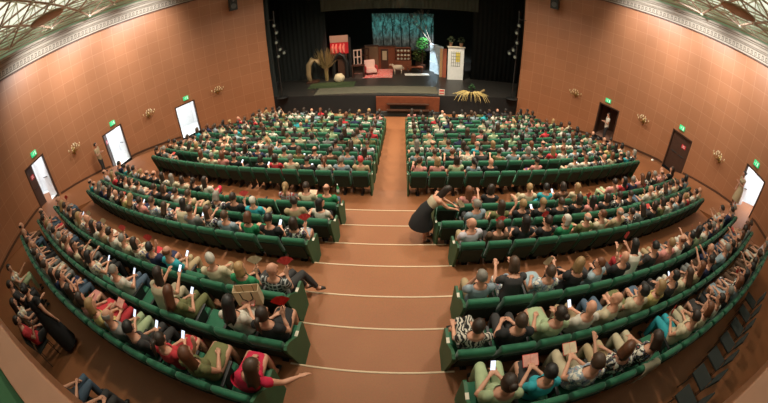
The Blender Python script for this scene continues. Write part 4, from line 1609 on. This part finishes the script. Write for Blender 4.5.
def fan_bm(bm):
    a = [bm.verts.new((.02 * math.sin(t), .0, .02 * math.cos(t))) for t in [(-.95 + 1.9 * k / 8) for k in range(9)]]
    c = [bm.verts.new((.17 * math.sin(t), .010 * (k % 2), .17 * math.cos(t))) for k, t in enumerate([(-.95 + 1.9 * k / 8) for k in range(9)])]
    for k in range(8):
        bm.faces.new((a[k], a[k + 1], c[k + 1], c[k]))
    bmesh.ops.solidify(bm, geom=bm.faces[:], thickness=.004)


ME_FAN = mesh_of(fan_bm, 'fan_leaf', M_FANRED)
ME_FANP = mesh_of(fan_bm, 'fan_leaf_pale', M_PAPER)
ME_FANH = mesh_of(lambda bm: tube(bm, [(0, 0, .03), (0, 0, -.06)], .007, n=6), 'fan_handle', M_DARKWOOD)


def book_bm(bm):
    for q in (-1, 1):
        box(bm, (q * .055, 0, .012), (.11, .165, .005), rz=0)


ME_BOOK = mesh_of(book_bm, 'booklet_cover', M_FANRED)
ME_PAGES = mesh_of(lambda bm: [box(bm, (q * .053, 0, .0165), (.100, .15, .004)) for q in (-1, 1)], 'booklet_pages', mat('printed_page', (.62, .30, .24), .7, vary=.4, scale=18))
ME_PAGESP = mesh_of(lambda bm: [box(bm, (q * .053, 0, .0165), (.100, .15, .004)) for q in (-1, 1)], 'booklet_pages_pale', M_PAPER)


def hold(root, P, item, where, mirror, group):
    """things held in the hands stay things of their own"""
    bpy.context.view_layer
    S = 'R'
    wr, hd, hw = P['hands'][S]
    M = Matrix.LocRotScale(root.location, root.rotation_euler, root.scale)
    if item == 'phone':
        p = wr + hd * .12 + V((0, .03, .035))
        rt = thing('mobile_phone', 'lit phone held by %s' % where, 'phone', (0, 0, 0), 0, group)
        kid(rt, 'phone_case', ME_PHONE); kid(rt, 'screen', ME_PSCR)
        L = Matrix.Translation(p) @ Matrix.Rotation(-.95, 4, 'X')
    elif item in ('fan', 'pale fan'):
        p = wr + hd * .10 + V((0, .03, .06))
        rt = thing('paper_fan', '%s paper fan held by %s' % ('red' if item == 'fan' else 'pale', where), 'fan', (0, 0, 0), 0, group)
        kid(rt, 'fan_leaf', ME_FAN if item == 'fan' else ME_FANP); kid(rt, 'handle', ME_FANH)
        L = Matrix.Translation(p) @ Matrix.Rotation(.35, 4, 'Z') @ Matrix.Rotation(-.25, 4, 'X')
    else:
        rt = thing('programme_booklet', '%s booklet held by %s' % ('red' if item == 'book' else 'pale', where), 'booklet', (0, 0, 0), 0, group)
        kid(rt, 'cover', ME_BOOK); kid(rt, 'pages', ME_PAGES if item == 'book' else ME_PAGESP)
        L = Matrix.Translation((0, .36, .70)) @ Matrix.Rotation(.35, 4, 'X')
    W = M @ L
    loc, q, sc = W.decompose()
    rt.location = loc
    rt.rotation_euler = q.to_euler()
    return rt


# seat: pose, hair style, hair colour, top, bottom, item      (k counted from the aisle)
CAST = {
    '3aL': {0: 'aisle bald grey plaid dark fan', 1: 'fan bob blond green dark pale_fan', 2: 'turn crop white cream beige -', 3: '', 4: 'phone balding auburn turquoise beige phone', 5: 'upf short black navy navy -', 6: 'fanf bob dark cream_floral red fan',
            7: 'lap crop grey cream cream -', 8: 'fan short dark white beige fan', 9: 'lap short dark beige dark -', 10: 'fanf long dark white white pale_fan'},
    '3bL': {0: 'fanf tail dark black black fan', 1: 'readf long black white white book', 2: '', 3: 'phonef long auburn olive olive phone', 4: 'lean long dark cream cream phone', 5: '', 6: 'phone crop grey white jeans_blue phone', 7: '', 8: 'phonef bob black cream_floral black phone', 9: 'turnf long dark brown dark -'},
    '3cL': {0: 'out long brown crimson crimson -', 1: 'upf long auburn olive olive -', 2: 'readf tail dark red red phone', 3: 'phonef short black dark dark phone', 4: 'phone balding grey grey pale_green phone', 5: 'lap bob blond yellow red book', 6: 'lapf bob dark pink red -', 7: 'upf long dark brown pink -'},
    '3aR': {0: 'chin short grey grey_blue beige -', 1: 'lean bob brown dark floral -', 2: 'fanf short brown floral light_blue pale_fan', 3: 'turnf bob blond black black -', 4: 'turn crop auburn light_blue dark -', 5: 'fan bald grey black dark pale_fan', 6: 'lean long black white red fan', 7: 'readf short black dark dark book',
            8: 'lap crop blond pink beige fan', 9: 'phone balding auburn white grey -', 10: 'lap short black dark dark -', 11: 'turnf long dark pale_green white -', 12: 'upf short dark white black fan'},
    '3bR': {0: 'cross short dark zebra zebra -', 1: 'lap short brown black dark -', 2: 'lapf bun dark pale_green pale_green -', 3: 'phone bald grey white beige phone', 4: 'turn bald grey cream jeans_blue -', 5: 'lapf short black cream olive -', 6: 'lapf bob blond yellow jeans_blue -', 7: 'chin short black dark dark -', 8: 'phonef long brown cream white phone', 9: 'upf long auburn beige brown -'},
    '3cR': {0: 'phonef bun dark pale_green pale_green phone', 1: 'readf short black turquoise dark book', 2: 'phonef short brown floral cream pale_book', 3: 'turnf bob auburn dark_floral beige -', 4: 'phonef bob dark dark_floral cream -', 5: '', 6: 'phonef short dark cream turquoise fan', 7: 'lap bob auburn cream cream -', 8: 'upf short dark white dark pale_fan', 9: 'lap crop grey black black -'},
    '2cL': {0: 'fanf bob dark dark_floral floral fan', 1: 'phone short black black dark phone', 2: 'readf bob auburn green green -', 3: 'lap short brown grey_blue dark -', 4: 'turnf long brown dark_floral dark -', 5: 'phone short dark grey cream phone', 6: 'lean long black cream cream -'},
    '2bL': {0: 'turnf long black white black -', 1: 'turn short dark beige dark -', 2: '', 3: 'lap crop white turquoise beige -', 4: 'fan short dark black black fan', 5: 'phonef bob grey dark_floral black -', 6: '', 7: 'lap short brown beige beige -', 8: 'lap short dark white cream -'},
    '2aL': {0: 'phone balding auburn green jeans_blue -', 1: 'readf short dark cream cream pale_book', 2: 'lapf tail blond red_checked dark -', 3: '', 4: '', 5: '', 6: '', 7: 'cross long dark white crimson -', 8: 'lapf tail dark black red -', 9: 'lapf bob dark cream cream -'},
    '2cR': {0: 'turn bald white lilac beige -', 1: 'fan short brown brown dark fan', 2: 'lapf long black black black -', 3: 'fanf short dark black dark fan', 4: 'turn bob white green dark -', 5: 'lap balding grey olive olive -', 6: 'turn short auburn cream cream -', 7: 'lap balding grey beige beige -'},
    '2bR': {0: '', 1: 'turn short grey grey_blue dark -', 2: 'lapf long brown olive olive -', 3: 'upf short blond black black -', 4: 'phone crop blond black black phone', 5: 'lap short brown black black -', 6: 'lapf bob dark black dark pale_fan', 7: 'fanf long black pink pink fan', 8: 'lapf bob dark dark dark -'},
    '2aR': {0: '', 1: 'lapf long auburn pink black -', 2: 'turnf bob dark black brown -', 3: '', 4: 'cross crop blond cream beige -', 5: 'turnf short black turquoise turquoise -', 6: 'phonef bob dark brown black phone', 7: 'lapf long blond cream cream -', 8: '', 9: '', 10: 'cross short dark pink pale_green -', 11: 'lapf long black red white -'},
    'F0L': {0: 'lap short red beige dark -', 1: 'lap short grey grey_blue grey -', 2: 'lapf tail auburn white navy -', 3: 'phone short black dark dark phone', 4: 'lap crop grey cream grey -', 5: 'lapf bob dark red red -', 6: 'phonef bob dark black black phone', 7: '', 8: 'phone short black black dark phone', 9: 'lapf bob auburn pink cream -', 10: 'lapf short grey cream cream -', 11: 'lapf long auburn cream cream -', 12: '', 13: '', 14: '', 15: ''},
    'F0R': {0: 'turnf tail brown pink pink -', 1: 'lapf bob blond pink dark -', 2: 'lapf bob dark pale_green dark -', 3: 'lapf tail black grey_blue dark -', 4: 'lap bald grey black dark -', 5: '', 6: '', 7: 'lapf short dark pink purple -', 8: '', 9: '', 11: 'phone crop auburn white grey phone'},
}
HC['red'] = (.45, .04, .04)
RT = ['white', 'white', 'white', 'cream', 'cream', 'grey', 'grey', 'light blue', 'black', 'black', 'black', 'dark', 'dark', 'navy', 'dark floral', 'red checked', 'red', 'pink', 'pale green', 'olive', 'turquoise', 'brown', 'grey blue', 'floral', 'dark floral', 'cream floral', 'cream floral', 'yellow', 'lilac']
RB = ['dark', 'black', 'dark', 'black', 'beige', 'jeans blue', 'jeans blue', 'grey', 'navy', 'white', 'cream', 'brown']
RP_M = ['lap', 'lap', 'phone', 'fan', 'chin', 'lean', 'turn', 'cross', 'lap']
RP_F = ['lapf', 'lapf', 'phonef', 'fanf', 'readf', 'turnf', 'lapf', 'lapf', 'lapf']


def rand_cast(front):
    if rnd.random() < .55:
        pose = rnd.choice(RP_F)
        hair = rnd.choice(['long', 'long', 'bob', 'bob', 'tail', 'bun', 'short'])
        hc = rnd.choice(['black', 'dark', 'dark', 'brown', 'brown', 'auburn', 'blond', 'chest', 'grey'])
    else:
        pose = rnd.choice(RP_M)
        hair = rnd.choice(['short', 'short', 'crop', 'balding', 'bald'])
        hc = rnd.choice(['black', 'dark', 'brown', 'grey', 'black', 'dark', 'chest', 'black', 'dark'])
    if front and pose in ('upf', 'fan', 'fanf'):
        pose = 'lapf' if pose != 'fan' else 'lap'
    item = '-'
    if pose in ('phone', 'phonef') and rnd.random() < .35:
        item = 'phone'
    if pose in ('fan', 'fanf'):
        item = rnd.choice(['fan', 'fan', 'pale fan'])
    if pose == 'readf' and rnd.random() < .7:
        item = rnd.choice(['book', 'pale book'])
    return pose, hair, hc, rnd.choice(RT), rnd.choice(RB), item


DOING = {'lap': 'sitting upright', 'lapf': 'sitting upright', 'phone': 'looking down', 'phonef': 'looking down', 'fan': 'hand raised', 'fanf': 'hand raised', 'chin': 'chin propped', 'readf': 'bent forward', 'cross': 'legs crossed', 'lean': 'leaning forward', 'turn': 'turned sideways', 'turnf': 'turned sideways', 'upf': 'arm lifted', 'aisle': 'legs sideways', 'out': 'arm outstretched'}
far_seats, far_people = Merge(), Merge()
FARHAIR = [mat('far_hair_' + k, HC[k], .6) for k in ('black', 'dark', 'brown', 'auburn', 'blond', 'chest')]
FARHAIR += [FARHAIR[0], FARHAIR[1], FARHAIR[1], FARHAIR[2], FARHAIR[5], FARHAIR[0]]
FARCL = [mat('far_cloth_' + k.replace(' ', '_'), CLO[k], .85) for k in ('white', 'cream', 'beige', 'grey', 'light blue', 'black', 'dark', 'pink', 'pale green', 'olive', 'navy', 'grey blue', 'brown')]
FARCL += [FARCL[0], FARCL[1], FARCL[5], FARCL[6], FARCL[0], FARCL[5], FARCL[1], mat('far_cloth_red', CLO['red'], .85), mat('far_cloth_turquoise', CLO['turquoise'], .85)]
FARSK = [mat('far_skin', (.58, .29, .19), .55), mat('far_skin_tan', (.44, .21, .13), .55)]


def far_proto(J, fem):
    me, bones, H, hands = body_from(J, fem, voxel=.034)
    lab, par, co = label_verts(me, bones)
    cl = (lab == 'torso') | ((lab == 'uarm') & (par < .6)) | (lab == 'pelvis')
    lo = (lab == 'thigh') | (lab == 'shin')
    me.materials.clear()
    for p in me.polygons:
        n = sum(1 for v in p.vertices if cl[v]); q = sum(1 for v in p.vertices if lo[v])
        p.material_index = 1 if n >= 2 else 2 if q >= 2 else 0
    for m in FARSK[:1] + FARCL[:2]:
        me.materials.append(m)
    return me, H


FARP = [far_proto(seatJ('lap', 'lap'), False), far_proto(seatJ('lap', 'arm', look=(15, -6), fem=True), True), far_proto(seatJ('phone', 'phone', look=(-8, -20), lean=(.02, .04)), True), far_proto(seatJ('lap', 'chin', look=(-20, -4), lean=(-.03, .03)), False)]
FARH = [HAIR[k] for k in ('short', 'long', 'bob', 'crop', 'tail')]

for row in ROWS:
    code, Y, zf, a, N, wrow, blk = row
    for side in 'LR':
        sd = 'left' if side == 'L' else 'right'
        cast = CAST.get(code + side, {})
        for k in range(N):
            p, rz = seat_place(row, side, k)
            frow = code[0] == 'F'
            near = not frow or code in ('F0', 'F1')
            spec = cast.get(k)
            if spec is None:
                occ = rnd.random() < (.88 if frow else .96)
                who = rand_cast(frow) if occ else None
            elif spec == '':
                who = None
            else:
                q = [x.replace('_', ' ') for x in spec.split()]
                who = tuple(q)
            if near:
                add_seat(row, side, k, who is not None)
            else:
                M = Matrix.Translation(p) @ Matrix.Rotation(rz, 4, 'Z')
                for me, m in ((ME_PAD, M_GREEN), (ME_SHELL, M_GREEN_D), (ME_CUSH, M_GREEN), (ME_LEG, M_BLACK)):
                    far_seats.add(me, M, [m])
                out = -1 if side == 'L' else 1
                far_seats.add(ME_ARM, M @ Matrix.Translation((out * .28, 0, 0)), [M_BLACK])
                if k == 0:
                    far_seats.add(ME_END, M @ Matrix.Translation((-out * .30, 0, 0)), [M_PANEL])
            if who is None:
                continue
            if near or code == 'F2':
                pose, hair, hc, top, bot, item = who
                if pose in ('readf', 'lapf', 'fanf', 'upf', 'out') and spec is None and rnd.random() < .5:
                    bot = top                                     # a dress
                P = PROTO[pose]
                mir = spec is None and rnd.random() < .5
                if pose == 'aisle' and side == 'R':
                    mir = True
                if pose == 'cross' and k == 0:
                    mir = False
                where = '%s from aisle, %s, %s %s block' % (ORD[k], wrow, blk, sd)
                lab = 'person in %s top, %s, %s' % (top, DOING[pose], where)
                rzp = rz + rnd.uniform(-.07, .07)
                sc = rnd.uniform(.95, 1.03)
                loc = V((p.x, p.y, p.z)) + Matrix.Rotation(rz, 3, 'Z') @ V((rnd.uniform(-.015, .015), .022, .036))
                r = put_person(P, lab, loc, rzp, hair, hc, top, bot, 'audience of the %s %s block' % (blk, sd), mir, sc)
                if item != '-':
                    hold(r, P, item, 'the person ' + where, mir, None)
            else:
                M = Matrix.Translation(p + V((0, .022, .036))) @ Matrix.Rotation(rz + rnd.uniform(-.1, .1), 4, 'Z') @ Matrix.Scale(rnd.uniform(.95, 1.03), 4)
                me, H = rnd.choice(FARP)
                far_people.add(me, M, [rnd.choice(FARSK), rnd.choice(FARCL), rnd.choice(FARCL)])
                if rnd.random() < .93:
                    far_people.add(rnd.choice(FARH), M @ H, [rnd.choice(FARHAIR)])

o = far_seats.build('theatre_seating')
tag(o, 'green seats of the front block from its third last row to the stage', 'seat', kind='stuff')
o = far_people.build('audience')
tag(o, 'seated audience of the front block nearest the stage', 'audience', kind='stuff')
#@@EXTRA@@

# ------------------------------------------------------------------ people on their feet, chairs along the rear aisle, loose things
def standJ(arms, bend=0.0, look=(0, -5), fem=False, sway=0.0, stride=0.0):
    b = math.sin(bend), math.cos(bend)
    pel = V((0, -.06 * b[0] * 2, .93))
    def up(d, dx=0, dy=0):
        return (sway * d + dx, pel.y + d * b[0] + dy, pel.z + d * b[1])
    sw = .165 if fem else .19
    J = dict(pel=tuple(pel), wai=up(.17), che=up(.33), nec=up(.50), head=up(.66, 0, .03), look=look)
    sy = up(.44)
    J['shL'], J['shR'] = (sy[0] - sw, sy[1], sy[2]), (sy[0] + sw, sy[1], sy[2])
    J['hipL'], J['hipR'] = (-.085, pel.y, .90), (.085, pel.y, .90)
    J['knL'], J['knR'] = (-.09, pel.y * .5 + .03 + stride, .49), (.09, pel.y * .5 + .03 - stride, .49)
    J['anL'], J['anR'] = (-.09, stride, .085), (.09, -stride * 1.4, .085)
    J['toL'], J['toR'] = (-.11, .15 + stride, .025), (.11, .15 - stride * 1.4, .025)
    for S, q in (('L', -1), ('R', 1)):
        kind = arms[0 if S == 'L' else 1]
        sx, sy_, sz = J['sh' + S]
        e, w2 = {'down': ((.06, -.02, -.29), (.07, .05, -.54)), 'hold': ((.05, .04, -.28), (-.08, .27, -.24)), 'reach': ((.0, .20, -.20), (-.07, .40, -.30)), 'hip': ((.15, -.06, -.24), (-.03, .05, -.42)), 'fold': ((.05, .03, -.27), (-.22, .20, -.22))}[kind]
        J['el' + S] = (sx + e[0] * q, sy_ + e[1], sz + e[2])
        J['wr' + S] = (sx + w2[0] * q, sy_ + w2[1], sz + w2[2])
    return J


def stand_skirt(J, hem, flare, back=.0):
    p, w2 = V(J['pel']), V(J['wai'])
    up = (w2 - p).normalized()
    return ([w2 + up * .02, p + up * .02, (0, p.y - back * .35, p.z - .18), (0, p.y - back * .7 + .02, (p.z - .1 + hem) / 2), (0, p.y - back + .04, hem)], [(.152, .122), (.192, .148), (.20 + flare * .3, .18 + flare * .3), (.205 + flare * .65, .20 + flare * .65), (.21 + flare, .21 + flare)])


U_J = standJ(('reach', 'reach'), bend=.72, look=(0, -40), fem=True, stride=.05)
P_USHER = make_proto(U_J, True, stand_skirt(U_J, .48, .09, .12), .2, curl=.8, strapless=True)
u = put_person(P_USHER, 'person in cream top and long black skirt bending over the middle block from the aisle', (.97, 5.80, OZ - 5.32), -1.45, 'long', 'dark', 'cream', 'black', scale=.97)
B_J = standJ(('hold', 'down'), bend=.05, look=(25, -8), fem=True)
P_BLK = make_proto(B_J, True, stand_skirt(B_J, .12, .02), .35)
put_person(P_BLK, 'person standing in a long black dress behind the last row of the rear left block', (-6.0, .72, OZ - 4.22), .35, 'bun', 'black', 'black', 'black', scale=1.03)
D_J = standJ(('hold', 'hold'), look=(10, -4))
P_ATT = make_proto(D_J, False, None, .5)
q = polar(-82.8, 14.45, 0)
put_person(P_ATT, 'person in beige shirt and dark trousers standing against the left wall between two doors', (q.x, q.y, aisle_z(q.x, q.y) + .015), -1.1, 'short', 'dark', 'beige', 'dark')
q = polar(57.6, 14.85, 0)
put_person(P_ATT, 'person in white shirt standing in the dark front right doorway', (q.x, q.y, floor_z(q.x, q.y) + .015), 1.25, 'short', 'dark', 'white', 'dark', mirror=True)
L_J = standJ(('fold', 'down'), bend=.10, look=(-15, -5), fem=True, sway=.12)
P_LEAN = make_proto(L_J, True, stand_skirt(L_J, .35, .03), .3)
q = polar(95.3, 14.7, 0)
put_person(P_LEAN, 'person in long beige dress leaning in the bright rear right doorway', (q.x, q.y, aisle_z(q.x, q.y) + .015), 1.2, 'bun', 'dark', 'beige', 'beige')
# paper the usher hands over
hold(u, P_USHER, 'pale fan', 'the person bending over from the aisle', False, None)

# black chairs behind the last row
ME_CS = mesh_of(lambda bm: box(bm, (0, .02, .45), (.42, .42, .045), bev=.015), 'chair_seat', M_BLACKCLOTH)
ME_CB = mesh_of(lambda bm: box(bm, (0, -.22, .74), (.42, .04, .30), bev=.018, rx=.16), 'chair_back', M_BLACKCLOTH)
ME_CL = {}
for kx in (-1, 1):
    for ky in (-1, 1):
        ME_CL[kx, ky] = mesh_of(lambda bm: tube(bm, [(kx * .20, ky * .20, .0), (kx * .19, ky * .18, .45)] + ([(kx * .19, -.23, .86)] if ky < 0 else []), .012, n=6), 'chair_leg', mat('chair_metal', (.09, .085, .08), .35, metal=.7))


def chair(x, y, rz, label, group):
    t = thing('stacking_chair', label, 'chair', (x, y, OZ - 4.22), rz, group)
    kid(t, 'seat', ME_CS); kid(t, 'backrest', ME_CB)
    for m in ME_CL.values():
        kid(t, 'leg', m)
    return t


for i, (x, y) in enumerate(((4.75, .10), (5.36, .32), (6.0, .50), (6.65, .68), (7.32, .86), (8.0, 1.06), (8.7, 1.28))):
    chair(x, y + .2, .17 + .02 * i, 'empty black chair behind the rear right block, %s from the balcony end' % ORD[i], 'black chairs in the rear right aisle')
LEFTC = [(-6.55, .22, 'fan', 'short', 'dark', 'red', 'dark', 'red shirt beside the person in black dress'), (-7.25, .48, 'lapf', 'long', 'dark', 'cream floral', 'black', 'cream patterned top behind the person in black dress'),
         (-9.05, 1.12, 'turnf', 'short', 'black', 'cream floral', 'pale green', 'pale green patterned clothes near the left wall'), (-8.15, .78, 'lap', 'short', 'dark', 'dark', 'dark', 'dark shirt between cream and green patterned ones'),
         (-4.35, -.22, 'phone', 'balding', 'grey', 'dark', 'jeans blue', 'dark shirt and jeans by the balcony rail'), (-3.65, -.22, 'lap', 'short', 'dark', 'white', 'dark', 'white shirt by the balcony rail')]
for i, (x, y, pose, hr, hc, top, bot, lab) in enumerate(LEFTC):
    rz = -math.atan2(-x, YC - y)
    chair(x, y, rz, 'black chair behind the rear left block under the person in %s' % lab.split(',')[0].split(' beside')[0].split(' behind')[0].split(' near')[0].split(' between')[0].split(' by')[0], 'black chairs in the rear left aisle')
    put_person(PROTO[pose], 'person in %s, on a black chair' % lab, (x, y + .05, OZ - 4.22 + .055), rz, hr, hc, top, bot, 'people on chairs in the rear left aisle')

# paper carrier bag on a lap, jacket over a seat back, drink bottle
s = thing('paper_bag', 'cream paper carrier bag with black handle standing on a lap in the rear left block', 'bag', (-1.86, 2.60, OZ - 4.46 + .66), .22)
def bag(bm):
    for y in (-.07, .07):
        box(bm, (0, y, .16), (.40, .006, .32))
    for x in (-.2, .2):
        box(bm, (x, 0, .16), (.006, .14, .32))
    box(bm, (0, 0, .003), (.40, .14, .006))
part('bag_body', s, bag, mat('kraft_cream', (.60, .46, .29), .8))
for y in (-.075, .075):
    part('handle', s, lambda bm: tube(bm, [(-.09, y, .30), (-.085, y, .16), (0, y * 1.02, .09), (.085, y, .16), (.09, y, .30)], .010, n=6), M_BLACK)
jp, jr = seat_place(ROWS[0], 'R', 4)
def coat(bm):
    path = [(-.235, .62), (-.27, .80), (-.275, .90), (-.30, .955), (-.335, .965), (-.375, .93), (-.385, .85), (-.37, .70), (-.36, .50)]
    rows = []
    for k in range(9):
        x = -.17 + .34 * k / 8
        rows.append([bm.verts.new((x + .03 * (j - 4) * (k - 4) / 16, y - (.012 if j > 3 else -.012) - .008 * math.sin(k * 2.1 + j), z)) for j, (y, z) in enumerate(path)])
    for a, b in zip(rows, rows[1:]):
        for j in range(len(path) - 1):
            bm.faces.new((a[j], a[j + 1], b[j + 1], b[j]))
    bmesh.ops.solidify(bm, geom=bm.faces[:], thickness=.012)
o = simple('jacket', 'cream jacket hung over a seat back in the last row, rear right block', 'jacket', coat, mat('cream_linen', (.56, .50, .36), .9), jp, jr, True)
bp, br_ = seat_place(ROWS[5], 'L', 0)
s = thing('drink_bottle', 'green bottle with white label held in the front row, middle left block', 'bottle', bp + Matrix.Rotation(br_, 3, 'Z') @ V((.16, .32, .80)))
part('bottle', s, lambda bm: tube(bm, [(0, 0, 0), (0, 0, .16), (0, 0, .20), (0, 0, .25)], [.035, .035, .015, .013], n=12), mat('green_plastic', (.05, .3, .12), .3), True)
part('bottle_label', s, lambda bm: tube(bm, [(0, 0, .05), (0, 0, .13)], .037, n=12), M_WHITE)
part('cap', s, lambda bm: tube(bm, [(0, 0, .25), (0, 0, .275)], .016, n=10), M_WHITE)
